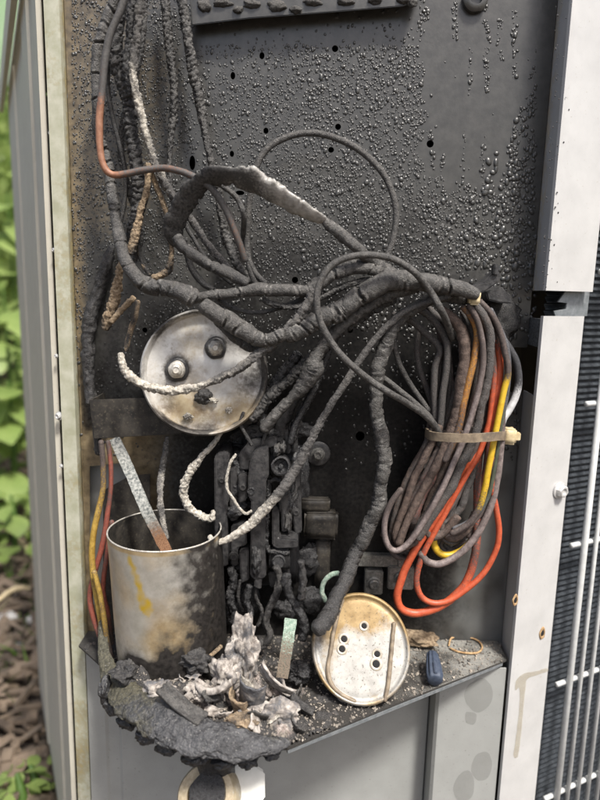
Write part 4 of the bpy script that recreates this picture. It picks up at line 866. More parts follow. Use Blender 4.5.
# ================================================================== the tied bundle of wires at right
BG = 'wires in the tied bundle'
def Wb(label, mat, w, pts, Y, burn=0.0, style='wire', amp=1.0): return cab('insulated_wire', label, 'wire', mat, style, w, pts, Y, burn, BG, amp=amp)
Wb('orange wire of the bundle whose loop hangs lowest', 'orange', 6.4, [(478, 300, -.034, 8, 1), (489, 318, None, 8, 1), (496, 338, None, 8, .8), (499.5, 356, None, None, .25), (499, 376, None, None, .1), (495, 402, None, None, .08), (486, 434, None, None, .15), (472, 462, None, None, .1), (452, 494, None, None, .1), (431, 525, None, None, .08), (412, 555, None, None, .05), (401, 580, None, None, .05), (397, 597, None, None, .05), (402, 609, None, None, .08), (416, 613.5, None, None, .1), (434, 609, None, None, .12), (452, 598, None, None, .2), (466, 582, None, None, .35), (474, 560, None, None, .5), (477, 535, None, None, .6), (477, 505, -.03, None, .6), (478, 470, None, None, .6), (480, 437, None, None, .7)], -.044)
Wb('orange wire of the bundle with the second lowest, wider loop', 'orange', 5.9, [(476, 300, -.036, None, 1), (488, 330, None, None, 1), (494, 365, None, None, .7), (492, 400, -.036, None, .3), (487, 430, None, None, .15), (478, 455, None, None, .1), (462, 482, None, None, .1), (447, 510, None, None, .12), (433, 535, None, None, .25), (421, 560, None, None, .45), (416.5, 580, None, None, .5), (421, 596, None, None, .4), (434, 603, None, None, .25), (450, 600, None, None, .12), (468, 588, None, None, .08), (485, 571, None, None, .05), (496, 550, None, None, .05), (499, 530, None, None, .08), (496, 508, None, None, .3), (492, 485, None, None, .5), (494, 455, None, None, .7)], -.040)
Wb('bright yellow wire on the right side of the bundle', 'yellow', 6.4, [(480, 302, None, None, 1), (491, 314, None, None, 1), (499, 330, None, None, 1), (505, 352, None, None, 1), (508, 372, None, None, .75), (504, 390, None, None, .15), (499, 415, None, None, .1), (494, 440, None, None, .12), (489, 465, None, None, .1), (485, 488, None, None, .25), (479, 508, None, None, .7), (468, 524, None, None, 1), (450, 534, None, None, 1)], -.040)
Wb('yellow wire bent in a small loop in the middle of the bundle', 'yellow', 7.2, [(452, 445, -.03, None, .5), (452, 470, None, None, .65), (448, 492, None, None, .25), (441, 512, None, None, .2), (435, 530, None, None, .12), (434, 544, None, None, .1), (440, 553, None, None, .12), (451, 555, None, None, .2), (464, 549, None, None, .45), (474, 537, None, None, .6), (481, 518, None, None, .8)], -.048)
Wb('orange-brown wire peeping out below the top clamp of the bundle', 'amber', 7, [(462, 306, None, None, .7), (472, 318, None, None, .5), (477, 335, None, None, .55), (475, 356, None, None, .45), (469, 380, None, None, .4), (464, 402, None, None, .5), (458, 430, None, None, .7), (444, 462, None, None, .9)], -.043)
Wb('thickest brown wire at the front of the bundle', 'brown', 12, [(440, 308, None, 8, .1), (452, 318, None, 11, .1), (461, 330, None, 12.5), (465, 350), (464, 375), (459, 402), (452, 430, None, 11), (438, 462, None, 9), (422, 492, None, 8), (408, 520, None, 8), (398, 545)], -.040, .4, 'rough', .5)
Wb('dark grey wire curving over the right shoulder of the bundle', 'brown', 9, [(470, 300), (482, 313), (489, 332), (490, 355), (487, 382), (481, 410), (474, 438), (462, 464), (447, 492), (430, 520), (416, 540)], -.042, .75, 'rough', .5)
Wb('mauve grey wire looping at the lower left of the bundle', 'mauve', 7.2, [(468, 304, None, 6, .9), (477, 320, None, 6, .8), (482, 340, None, 6, .6), (483, 365, None, None, .55), (478, 392, None, None, .4), (470, 420, None, None, .3), (460, 448, None, None, .2), (447, 478, None, None, .25), (432, 508, None, None, .35), (414, 536, None, None, .45), (401, 549, None, None, .4), (391, 549, None, None, .45), (385, 537, None, None, .5), (385, 520, None, None, .55), (391, 503, None, None, .7), (402, 488, None, None, .9)], -.046)
Wb('pale mauve wire making the long low curve at right of the bundle', 'mauve', 7, [(503, 395, None, None, .6), (502, 425, None, None, .5), (500, 455, None, None, .3), (497, 480, None, None, .15), (491, 505, None, None, .05), (481, 528, None, None, .05), (467, 547, None, None, .05), (452, 559, None, None, .05), (438, 564, None, None, .15), (427, 561, None, None, .4), (420, 552, None, None, .7)], -.036)
Wb('black wire turning white at the right edge of the bundle', 'white', 7.6, [(482, 306, None, None, 1), (497, 330, None, None, 1), (507, 345, None, None, 1), (516, 362, None, None, .95), (518.5, 380, None, None, .75), (516, 395, None, None, .2), (509, 410, None, None, .0), (502, 421, None, None, .1), (497, 440, -.028, None, .5)], -.034)
Wb('dark green wire beside the bright yellow one', 'green', 4.6, [(490, 308, None, None, 1), (505, 340, None, None, 1), (509, 365, None, None, .8), (507, 392, None, None, .6), (502, 420, None, None, .45), (498, 445, None, None, .25), (494, 470, None, None, .1), (490, 490, None, None, .2), (482, 508, None, None, .5), (468, 522, None, None, .6), (452, 529, None, None, .8)], -.037)
Wb('grey wire bowing under the yellow loop of the bundle', 'mauve', 7, [(496, 470, None, None, .8), (488, 500, None, None, .7), (474, 520, None, None, .6), (458, 531, None, None, .5), (442, 534, None, None, .4), (436, 530, None, None, .6)], -.033)
Wb('brown wire just left of the mauve loop in the bundle', 'brown', 7.5, [(440, 425), (430, 448), (417, 474), (407, 498), (400, 518), (396, 536), (404, 546), (418, 540)], -.036, .2, 'rough', .5)
Wb('dark brown wire at the left flank of the bundle', 'brown', 7, [(436, 425), (423, 450), (410, 474), (401, 496), (394, 518), (392, 534)], -.030, .5, 'rough', .5)
Wb('reddish brown wire through the middle of the bundle', 'red', 9, [(456, 425, None, None, .9), (446, 450, None, None, .7), (434, 474, None, None, .65), (422, 498, None, None, .7), (413, 520, None, None, .8), (410, 536, -.02, None, 1)], -.037, .5, 'rough', .6)
Wb('sooty wire behind the two orange loops of the bundle', 'brown', 8.5, [(470, 425), (464, 450), (455, 474), (447, 500), (440, 520), (450, 538), (466, 530), (476, 512)], -.032, .4, 'rough', .5)
Wb('reddish wire at the right rear of the bundle', 'red', 6.5, [(490, 430, None, None, .7), (487, 462, None, None, .5), (483, 490, None, None, .5), (478, 520, None, None, .6), (468, 538, None, None, .8)], -.030, .5)
Wb('brown wire rising to a kink at the upper left of the bundle', 'brown', 8, [(392, 314, -.03, 7), (411, 321, -.030, 7), (424, 332), (436, 343), (440, 352), (435, 368), (434, 392), (435, 418), (432, 445), (424, 470)], -.036, .8)
Wb('slim dark wire beside the kinked one at upper left of the bundle', 'brown', 7, [(408, 308), (424, 312), (438, 326), (447, 344), (447, 366), (443, 392), (441, 420), (438, 445)], -.034, .9)
Wb('dark wire hidden behind the left of the bundle top', 'brown', 6, [(420, 330), (417, 350), (420, 370), (428, 392), (436, 415)], -.02, .7)
for (lab, mt, w_, pts, Yv, bn) in (
    ('brown strand low in the middle of the bundle, nearest the yellow loop', 'brown', 9, [(462, 430), (450, 458), (438, 484), (428, 508), (424, 526), (432, 536), (446, 530), (458, 515)], -.034, .3),
    ('rust brown strand under the thickest brown wire of the bundle', 'red', 8.5, [(448, 430), (436, 455), (423, 480), (411, 505), (404, 525), (402, 538)], -.034, .75),
    ('dark strand between the mauve loop and the lower orange loop', 'brown', 8, [(466, 440), (452, 468), (438, 495), (424, 520), (412, 540)], -.038, .65),
    ('sooty strand inside the right side of the bundle', 'brown', 8, [(484, 430), (476, 458), (468, 486), (460, 508), (448, 522), (436, 520)], -.030, .7),
    ('grey strand inside the bundle above the yellow loop', 'mauve', 6.5, [(478, 440), (468, 470), (456, 498), (444, 515)], -.034, .75)):
    Wb(lab, mt, w_, pts, Yv, bn, 'rough', .6)
base_paths = [[(474, 303), (485, 330), (484, 370), (474, 410), (462, 440), (445, 472), (428, 502), (413, 528), (402, 543)],
              [(462, 308), (470, 335), (468, 375), (458, 412), (444, 445), (428, 475), (413, 503), (402, 528), (400, 545), (412, 551), (430, 540)],
              [(480, 304), (493, 330), (495, 370), (489, 410), (480, 440), (468, 475), (456, 505), (446, 528), (440, 540), (452, 549), (468, 538)],
              [(424, 304), (441, 326), (446, 360), (444, 400), (436, 436), (422, 470), (407, 503), (396, 532)]]
for k in range(28):
    bp = base_paths[k % 4]; ox, oy = random.uniform(-13, 9), random.uniform(-10, 8)
    pts = []
    for i, (x, y) in enumerate(bp):
        e = min(1, i/3); pts.append((x+ox*e*(.6 if 3 < i < 6 else 1)+random.uniform(-2.2, 2.2), y+oy*e+random.uniform(-2, 2), None, None, random.uniform(.3, 1.0)))
    pts[-1] = (pts[-1][0], pts[-1][1], -.012)+pts[-1][3:]
    o = Wb('thin sooty brown strand packed inside the tied bundle', random.choice(('brown', 'brown', 'mauve', 'brown', 'brown')), random.uniform(4.2, 6.2), pts, random.uniform(-.031, -.020), .6, 'rough', .45)
# nylon ties
TI = empty('cable_tie', PY(465, 448, -.05), 'tan nylon cable tie strapping the wire bundle', 'cable tie')
V = []; Fc = []; tp_ = [(426, 432, -.030), (432, 436, -.048), (450, 437.5, -.057), (470, 438, -.058), (488, 437, -.053), (500, 436, -.044), (505, 436, -.036)]
P = smooth_path([(PY(*q), 0, 0) for q in tp_], .001)
for i, (p, _, _) in enumerate(P):
    t = (P[min(i+1, len(P)-1)][0]-P[max(i-1, 0)][0]).normalized(); up = (Vector((0, 0, 1))-t*t.z).normalized(); f = t.cross(up)*.0007; h = 4.4*pxm(p)*(1+.06*noise.noise(p*300))
    V += [p+up*h+f, p-up*h+f, p-up*h-f, p+up*h-f]
for i in range(len(P)-1):
    for j in range(4): k = (j+1) % 4; Fc.append((i*4+j, (i+1)*4+j, (i+1)*4+k, i*4+k))
Fc += [(0, 1, 2, 3), tuple(len(V)-k for k in (1, 2, 3, 4))]
mk('band', V, Fc, MT['tie'], TI, False, {'burn': [.15+.6*noise.noise(Vector(v)*90) for v in V]})
pbox('head', 504, 429, 517, 445, -.036, .008, MT['tie_head'], TI, bevel=.0012, amp=.0005, cuts=2)
pbox('tail', 515, 433, 521, 441, -.032, .004, MT['tie_head'], TI, bevel=.0006)
CL = empty('burnt_clamp', PY(494, 305, -.004), 'charred clamp gripping the cables at the right end of the trunk', 'clamp')
prism('jaw', [PY(x, y, -.036) for x, y in ((470, 288), (484, 281), (496, 270), (501, 273), (499, 282), (486, 291), (474, 297))], (0, .012, 0), MT['bakelite'], CL, bevel=.0008)
prism('jaw', [PY(x, y, -.026) for x, y in ((486, 292), (502, 286), (511, 297), (513, 304), (500, 303), (488, 300))], (0, .022, 0), MT['bakelite'], CL, bevel=.0008)
pbox('jaw_tip', 494, 264, 499, 275, -.038, .006, MT['bakelite'], CL, bevel=.0006)
pbox('amber_nub', 470, 291, 481, 305, -.050, .007, MT['tie_head'], CL, bevel=.001, amp=.0004, cuts=2)
blob('crust', PY(500, 320, -.004), (.012, .004, .016), MT['char'], CL, amp=.5, sub=4)
# ================================================================== debris on the tray
def tz(x, y, z=ZT): return PZ(x, y, z)
# blue wire connector
wp = tz(434, 672); wd = (PZ(432, 653, ZT+.010)-PZ(435, 681, ZT+.004)); wn = wd.normalized()
WN = empty('wire_connector', wp, 'fluted dark blue wire connector lying on the tray right of the lid', 'wire connector')
V = []; Fc = []; seg = 48; u, v, n = frame(wn, (1, 0, 0)); base = PZ(435, 681, ZT+.0055); Ln_ = wd.length
pr3 = [(.0, 0), (.0040, .0), (.0050, .0008), (.0052, .004), (.0049, .010), (.0043, .016), (.0036, Ln_*.93), (.0026, Ln_), (0, Ln_)]
for (r, h) in pr3:
    for j in range(seg):
        a = 6.28318*j/seg; k = r*(1+.10*math.cos(a*10)) if .002 < h < Ln_*.95 else r
        V.append(base+u*math.cos(a)*k+v*math.sin(a)*k+n*h)
for i in range(len(pr3)-1):
    for j in range(seg): k = (j+1) % seg; Fc.append((i*seg+j, i*seg+k, (i+1)*seg+k, (i+1)*seg+j))
mk('shell', V, Fc, MT['blue'], WN, True)
for s_ in (-1, 1): rbox('wing', base+u*s_*.0052+n*.006, (.002, .002, .010), MT['blue'], WN, bevel=.0005, rot=Matrix((u, v, n)).transposed())
# burnt ring terminals beside it
o = blob('ash_flake', PZ(420, 638, ZT+.004), (.013, .010, .004), MT['tan'], None, amp=.5, sub=4, burn=.1); tag(o, 'pale burnt lump on the tray between lid and orange loops', 'ash flake')
o = tube('burnt_terminal', [(PZ(x, y, ZT+.002), .0013, .4) for x, y in ((410, 634), (425, 630), (434, 637), (432, 645), (420, 644), (412, 640), (410, 634))], MT['rust'], 'rope'); tag(o, 'rusty ring terminal beside the lid on the tray', 'terminal')
o = tube('burnt_terminal', [(PZ(x, y, ZT+.0012), .0007, .5) for x, y in ((449, 646), (452, 638), (466, 637), (478, 641), (482, 648), (476, 653), (460, 652), (450, 648))], MT['rust'], 'rough'); tag(o, 'flat rusty outline of a terminal at the right of the tray', 'terminal')
# heap of ash and char: relief laid over the tray's left half
hv_ = []; hf = []; hb = []; nx, ny = 170, 90
X0, X1, Y0, Y1 = xl+.006, .045, -.119, -.004
bumps = []
for (x, y, a_, r) in ((238, 668, .026, .012), (206, 688, .022, .012), (190, 676, .026, .013), (165, 672, .026, .012), (143, 672, .024, .010), (122, 668, .020, .008), (150, 692, .020, .010), (178, 700, .018, .010), (132, 688, .018, .008),
                      (262, 712, .012, .013), (222, 712, .014, .011), (230, 640, .018, .012), (200, 720, .010, .012), (275, 700, .010, .010)):
    bumps.append((PZ(x, y, ZT+a_*.8), a_, r))
def hz(x, y):
    h = 0
    for (c, a, r) in bumps: h = max(h, a*math.exp(-((x-c.x)**2+(y-c.y)**2)/(2*r*r)))
    q = Vector((x*60, y*60, 0)); h = h*(.75+.5*noise.noise(q*1.2))+.0035*noise.noise(q*2.2)+.0022*noise.noise(q*5)+.0012*noise.noise(q*11)
    return h-.0005
idx = {}
for i in range(nx+1):
    for j in range(ny+1):
        x = X0+(X1-X0)*i/nx; y = Y0+(Y1-Y0)*j/ny
        if inpoly(Vector((x, y)), tpl):
            e = 1-sstep(.02, .045, x); idx[i, j] = len(hv_); hv_.append(Vector((x, y, ZT+max(-.002, hz(x, y)*e-.002*(1-e)))))
            pink = math.exp(-((x-bumps[0][0].x)**2+(y-bumps[0][0].y)**2)/(2*.018**2)); hb.append(1.0-.75*pink+.9*noise.noise(Vector((x*90, y*90, 2))))
for i in range(nx):
    for j in range(ny):
        k = [(i, j), (i+1, j), (i+1, j+1), (i, j+1)]
        if all(t in idx for t in k): hf.append([idx[t] for t in k])
MT['heap'] = M('ash_heap', ((.17, .13, .11), (.46, .40, .36)), B=((.012, .012, .012), (.075, .07, .066)), rough=(.95, .85), scale=420, bump=.8, bdist=.0012, spread=.55)
o = mk('ash_heap', hv_, hf, MT['heap'], None, True, {'burn': hb}); tag(o, 'heap of grey and black ash over the left of the tray', 'ash', kind='stuff')
# melted apron drooping over the front edge
MT['crust'] = M('melted_crust', ((.014, .014, .015), (.06, .06, .062)), B=((.04, .037, .024), (.10, .092, .062)), rough=(.38, .7), scale=130, bump=1.0, bdist=.0016, spread=.4, speck=((.28, .27, .25), .08, 7))
AP = empty('melted_apron', PZ(190, 750, ZT-.02), 'lumpy crust of melted black plastic drooping over the tray front', 'melted plastic')
app = [(x, y, Yv, w_*.86, b_) for (x, y, Yv, w_, b_) in [(101, 616, -.036, 6, .9), (103, 642, -.046, 11, .9), (106, 664, -.058, 17, .9), (114, 684, -.076, 28, .8), (131, 702, -.097, 36, .6), (155, 719, -.111, 40, .3), (185, 733, -.119, 42, 0), (215, 741, -.123, 40, -.1), (245, 745, -.123, 32, -.1), (270, 745, -.121, 20, .1), (290, 742, -.117, 9, .3)]]
tube('crust', pth(app, 30, -.1, .3), MT['crust'], 'lump', nseg=64, flat=.28, parent=AP, nrm=(-.25, -.75, .6), amp=.55)
for (x, y, a_, b_) in ((105, 690, 6, 13), (113, 706, 8, 10), (128, 722, 10, 8), (146, 736, 11, 7), (168, 747, 11, 7), (196, 757, 13, 7), (224, 761, 12, 6), (248, 760, 10, 8), (272, 753, 8, 5)):
    c = PY(x, y, -.108 if x > 130 else -.08); m = pxm(c); blob('droop', c, (a_*m, .005, b_*m), MT['crust'], AP, amp=.4, sub=4, burn=-.1, fr=1.7)
# flakes and lumps, each one a thing
FG = 'ash flakes in the heap'
def flake(label, x, y, z, u, v, su, sv, mat='pink', **k):
    o = sheet('ash_flake', PZ(x, y, ZT+z), u, v, su, sv, MT[mat], None, **k); return tag(o, label, 'ash flake', FG)
def lump(label, x, y, z, w_, h_, dp, mat='pink', burn=0.0, amp=.5, fr=1.6):
    c = PZ(x, y, ZT+z); m = pxm(c); o = blob('ash_lump', c, (w_*m, dp, h_*m), MT[mat], None, amp=amp, sub=5, fr=fr, burn=burn); return tag(o, label, 'ash lump', 'ash lumps in the heap')
lump('tall pinkish column of ash standing left of the corroded blade', 243, 652, .030, 14, 34, .009, burn=.34, amp=.62, fr=1.9)
lump('pinkish grey ash lump leaning on the tall column from the left', 226, 676, .020, 14, 20, .009, burn=.36, amp=.6, fr=1.8)
lump('round pale ash nub at the left of the tall column', 198, 690, .020, 10, 8, .006, burn=.0, amp=.6)
lump('white ash chip at the foot of the can', 174, 656, .026, 9, 11, .003, mat='ash', burn=.2, amp=.9, fr=2.2)
lump('blackened lump close against the foot of the can', 196, 662, .026, 16, 11, .007, mat='char', burn=.2, amp=.6)
lump('sooty lump at the left foot of the can', 125, 672, .020, 13, 10, .007, mat='char', burn=.15, amp=.6)
lump('brownish grey lump at the right end of the heap', 277, 714, .009, 22, 14, .007, mat='pink', burn=.42, amp=.55)
lump('dark lump right of the green corroded blade', 300, 672, .010, 12, 10, .006, mat='gloss', burn=.1, amp=.6)
lump('burnt lump below the cup shaped flake', 240, 724, .010, 18, 9, .007, mat='tan', burn=.4, amp=.6)
lump('speckled ash lump in front of the can', 160, 690, .018, 15, 9, .006, mat='pink', burn=.55, amp=.6)
flake('pale curled flake bridging the foot of the corroded blade', 274, 682, .022, (.75, -.3, -.5), (.3, -.7, .5), .026, .016, curl=-1.2, amp=.0012, burn=.05, n=22, ragged=.16, th=.0014)
flake('large cup shaped flake, dark grey outside with pale rim', 247, 700, .018, (.85, -.4, -.15), (.1, .2, -.95), .021, .020, curl=2.3, amp=.0008, burn=.75, n=22, ragged=.10, th=.0012)
flake('brown curved flake wrapped round the cup shaped one', 234, 709, .012, (.6, -.7, -.2), (.2, .3, -.9), .018, .018, mat='tan', curl=2.0, amp=.0012, burn=.3, n=18, ragged=.14, th=.0014)
flake('pale rolled ash like a small bone in front of the tall column', 214, 688, .024, (.9, -.2, .2), (.1, -.8, .5), .022, .009, curl=-1.7, amp=.0014, burn=-.1, n=18, ragged=.16, th=.0035)
flake('grey flat shard lying along the front crust', 181, 706, .020, (.85, -.35, -.42), (.2, .9, .3), .030, .009, mat='grey', curl=.5, amp=.0008, burn=.35, n=18, ragged=.10, th=.002)
flake('small dark chip at the right tip of the heap', 301, 706, .006, (.8, -.2, -.4), (.2, .9, .2), .016, .006, mat='char', curl=.5, amp=.001, burn=.3, n=12, ragged=.15, th=.002)
for k in range(36):
    x = random.uniform(178, 296); y = random.uniform(672, 732)
    if x > 270 and y < 690: y += 22
    u_ = Vector((random.gauss(0, 1), random.gauss(0, .6), random.gauss(0, .5))); v_ = Vector((random.gauss(0, .5), random.gauss(-.5, .6), random.gauss(.6, .5)))
    p0 = PZ(x, y, ZT+.012); z_ = max(.004, min(.024, hz(p0.x, p0.y)))+.002
    flake('small torn flake of burnt paper-thin ash lying in the heap', x, y, z_, u_, v_, random.uniform(.008, .020), random.uniform(.005, .013), mat=random.choice(('pink', 'ash', 'pink', 'pink', 'grey')), curl=random.uniform(-1.8, 1.8), amp=.0012, burn=random.uniform(0, .5), n=10, ragged=.3, th=.0007)
o = tube('wood_splinter', [(PZ(x, y, ZT+z), r, 0) for x, y, z, r in ((131, 675, .016, .0006), (138, 664, .018, .0016), (146, 656, .020, .0024), (154, 652, .022, .0012))], MT['tie_head'], 'rough', flat=.4); tag(o, 'thin tan splinter sticking up at the foot of the can', 'splinter')
o = tube('burnt_twig', [(PZ(x, y, ZT+z), .0013, .4) for x, y, z in ((190, 672, .020), (205, 660, .024), (222, 646, .028))], MT['tan'], 'rough'); tag(o, 'thin brown burnt twig between can and ash slab', 'twig')
# crumbs
cv_ = []; cf_ = []
def crumb(p, r, lst=cv_, fcs=cf_):
    b = len(lst); q = [Vector((1, 0, 0)), Vector((-1, 0, 0)), Vector((0, 1, 0)), Vector((0, -1, 0)), Vector((0, 0, 1)), Vector((0, 0, -1))]
    rt = Euler((random.uniform(0, 6), random.uniform(0, 6), 0)).to_matrix()
    for w_ in q: lst.append(p+rt @ w_*r*random.uniform(.5, 1.3))
    for f in ((0, 2, 4), (2, 1, 4), (1, 3, 4), (3, 0, 4), (2, 0, 5), (1, 2, 5), (3, 1, 5), (0, 3, 5)): fcs.append(tuple(b+i for i in f))
n_c = 0
while n_c < 3600:
    x = random.uniform(110, 505); y = random.uniform(600, 750)
    p = PZ(x, y, ZT)
    if p.y > -.002 or not inpoly(Vector((p.x, p.y)), tpl): continue
    z = max(0, hz(p.x, p.y)) if x < 320 else 0
    crumb(Vector((p.x, p.y, ZT+z+.0003)), random.choice((.0004, .0005, .0007, .001)) * random.uniform(.7, 1.6)); n_c += 1
MT['crumb'] = M('ash_crumbs', ((.05, .045, .04), (.34, .30, .25)), rough=(.9, .95), scale=130, bump=.2, fine=1.5)
tag(mk('ash_crumbs', cv_, cf_, MT['crumb'], None, False), 'fine crumbs of ash and grit strewn over the tray', 'ash crumbs', kind='stuff')
# ================================================================== service valve under the tray
SV = empty('service_valve', PY(214, 830, -.085), 'burnt brass service valve under the tray', 'valve')
lathe('stem', PY(217, 782, -.092), (0.02, -.1, 1), [(.0120, -.03), (.0120, 0), (.0112, .012), (.0122, .02), (.0115, .035)], MT['gloss'], SV, seg=36, wob=.12, attrf={'burn': lambda p, a, r, h: .15+.5*noise.noise(p*200)})
lathe('body', PY(209, 797, -.104), (-.15, -.75, .62), [(.0, -.02), (.0165, -.02), (.018, -.006), (.018, .003), (.0165, .006), (.0112, .007), (.0102, .002), (0, .001)], MT['hexcap'], SV, seg=48, wob=.05, attrf={'burn': lambda p, a, r, h: .75+.5*noise.noise(p*120) if r > .0112 else 1.4})
lathe('core', PY(210, 794, -.107), (-.15, -.75, .62), [(.0, .0055), (.006, .006), (.0108, .0045), (.0108, 0)], MT['gloss'], SV, seg=30, wob=.15, attrf={'burn': lambda *q: 0})
HX = empty('hex_cap', PY(246, 830, -.10), 'white six sided plastic cap beside the burnt valve', 'cap')
bm = bmesh.new(); hc = PY(243, 786, -.092); hu_, hv2, hn = frame((.30, -.62, .72)); a1 = []; a2 = []
for j in range(6):
    a = 1.0472*j+.25; d = hu_*math.cos(a)*.0150+hv2*math.sin(a)*.0150; a1.append(bm.verts.new(hc+d-hn*.03)); a2.append(bm.verts.new(hc+d+hn*.004))
for j in range(6): k = (j+1) % 6; bm.faces.new((a1[j], a1[k], a2[k], a2[j]))
bm.faces.new(a2); bm.faces.new(a1[::-1]); bmesh.ops.bevel(bm, geom=list(bm.edges), offset=.0014, segments=3, affect='EDGES')
mkbm('cap', bm, MT['hexcap'], HX)
# green thread of wire above the lid
o = cab('insulated_wire', 'short verdigris green wire hooked above the leaning lid', 'wire', 'verd', 'rough', 5, [(326, 602), (322, 592), (324, 582), (331, 575), (340, 573)], -.03, .3)
# ================================================================== surroundings
MT['grass'] = M('grass_blades', ((.06, .13, .02), (.17, .28, .05)), rough=(.5, .7), scale=3, bump=0, trans=.35)
MT['leafy'] = M('leaf_green', ((.19, .28, .07), (.36, .44, .15)), rough=(.4, .55), scale=6, bump=.1, trans=.45)
MT['leafd'] = M('leaf_dark', ((.06, .13, .025), (.13, .22, .045)), rough=(.4, .6), scale=6, bump=.1, trans=.35)
MT['soil'] = M('mulch_soil', ((.045, .035, .027), (.16, .125, .095)), rough=(.9, .95), scale=14, bump=.9, bdist=.02, fine=5)
MT['chip'] = M('wood_chips', ((.05, .036, .025), (.20, .15, .105)), rough=(.85, .95), scale=20, bump=.3)
MT['stone'] = M('pebble', ((.30, .29, .27), (.55, .54, .51)), rough=(.7, .85), scale=60, bump=.2)
MT['bark'] = M('bark', ((.06, .045, .033), (.16, .12, .09)), rough=(.85, .95), scale=30, bump=.8, bdist=.01)
MT['siding'] = M('house_siding', ((.60, .62, .55), (.66, .68, .60)), rough=(.6, .7), scale=4, bump=.05)
MT['soffit'] = M('translucent_soffit', ((.60, .72, .56), (.70, .80, .64)), rough=(.6, .7), scale=4, bump=.05, trans=.65)
MT['roofing'] = M('roofing', ((.06, .055, .05), (.11, .10, .095)), rough=(.9, .95), scale=40, bump=.5)
MT['concrete'] = M('concrete', ((.30, .29, .27), (.42, .41, .38)), rough=(.85, .95), scale=40, bump=.5, bdist=.002)
# ground: one sheet to the horizon, finely divided near the unit
V = []; Fc = []; n = 90
ax = [math.copysign((abs(i)/45)**4*220+abs(i)*.03, i) for i in range(-45, 46)]
for i, x in enumerate(ax):
    for j, y in enumerate(ax): V.append((x-1.0, y+1.0, -.02+.05*noise.noise(Vector((x*.6, y*.6, 0)))*min(1, (abs(x)+abs(y))*.4)+.012*noise.noise(Vector((x*7, y*7, 0)))))
m_ = len(ax)
for i in range(m_-1):
    for j in range(m_-1): Fc.append((i*m_+j, (i+1)*m_+j, (i+1)*m_+j+1, i*m_+j+1))
tag(mk('ground', V, Fc, MT['soil'], None, True), kind='structure')
pad = rbox('concrete_pad', (.07, .29, -.012), (.46, .46, .045), MT['concrete'], None, bevel=.006, rot=Matrix.Rotation(CA, 3, 'Z'))
tag(pad, kind='structure')
def blade(lst, fcs, p, h, w_, lean):
    b = len(lst); a = random.uniform(0, 6.28); s_ = Vector((math.cos(a), math.sin(a), 0)); d = Vector((random.uniform(-1, 1), random.uniform(-1, 1), 0))*lean
    for k, q in ((0, 1), (.5, .8), (1, .05)):
        c = p+Vector((0, 0, h*k))+d*h*k*k; lst.append(c-s_*w_*q); lst.append(c+s_*w_*q)
    fcs.append((b, b+1, b+3, b+2)); fcs.append((b+2, b+3, b+5, b+4))
def ground_mat(name, label, cat, test, count, h, w_, lean, mat):
    V = []; Fc = []; k = 0; t = 0
    while k < count and t < count*30:
        t += 1; x = random.uniform(-3.2, .6); y = random.uniform(-.6, 7)
        if not test(x, y): continue
        blade(V, Fc, Vector((x, y, -.02)), h*random.uniform(.5, 1.3), w_*random.uniform(.6, 1.4), lean); k += 1
    return tag(mk(name, V, Fc, MT[mat], None, False), label, cat, kind='stuff')
def outside(x, y):
    q = Vector((x, y))-A0; s_ = q.dot(L2); t_ = -q.dot(O2); return not (-.16 < s_ < .47 and -.012 < t_ < .75)
ground_mat('grass', 'short green grass and weeds beside the unit', 'grass', lambda x, y: outside(x, y) and y < 1.3 and noise.noise(Vector((x*3.4, y*3.4, 1))) > .08, 5200, .05, .0022, .8, 'grass')
ground_mat('meadow_grass', 'taller bright grass beyond the bare soil at left', 'grass', lambda x, y: y > 1.75 and noise.noise(Vector((x*1.6, y*1.6, 4))) > -.25, 9000, .12, .004, .7, 'leafy')
# bark chips and dry stalks
V = []; Fc = []
for _ in range(6500):
    x = random.uniform(-1.5, -.1); y = random.uniform(-.2, 1.9)
    if not outside(x, y): continue
    c = Vector((x, y, -.005+random.uniform(0, .02))); R_ = Euler((random.uniform(-.5, .5), random.uniform(-.5, .5), random.uniform(0, 6.28))).to_matrix(); b = len(V)
    a_, b_, c_ = random.uniform(.008, .04), random.uniform(.003, .010), random.uniform(.001, .004)
    for sx in (-1, 1):
        for sy in (-1, 1):
            for sz in (-1, 1): V.append(c+R_ @ Vector((sx*a_*random.uniform(.7, 1), sy*b_*random.uniform(.6, 1), sz*c_)))
    for f in ((0, 1, 3, 2), (4, 6, 7, 5), (0, 4, 5, 1), (2, 3, 7, 6), (0, 2, 6, 4), (1, 5, 7, 3)): Fc.append(tuple(b+i for i in f))
tag(mk('bark_mulch', V, Fc, MT['chip'], None, False), 'brown bark mulch strewn over bare soil at left', 'mulch', kind='stuff')
for k, (px, py, r) in enumerate(((8, 618, .018), (17, 647, .011), (27, 648, .010), (10, 648, .009), (36, 650, .008), (33, 620, .012), (6, 605, .012))):
    p = PZ(px, py, 0.0); o = blob('pebble', (p.x, p.y, .0), (r, r*.8, r*.6), MT['stone'], None, amp=.25, sub=3)
    tag(o, ('largest pale pebble on the dark soil at the left edge', 'pale pebble in the row of four, second from left', 'pale pebble in the row of four, third from left', 'leftmost pale pebble in the row of four on the soil', 'pebble touching the cabinet edge at the end of the row', 'pale pebble nearest the dry stick beside the cabinet', 'pale pebble just above the largest one at the picture edge')[k], 'pebble', 'pebbles on the soil')
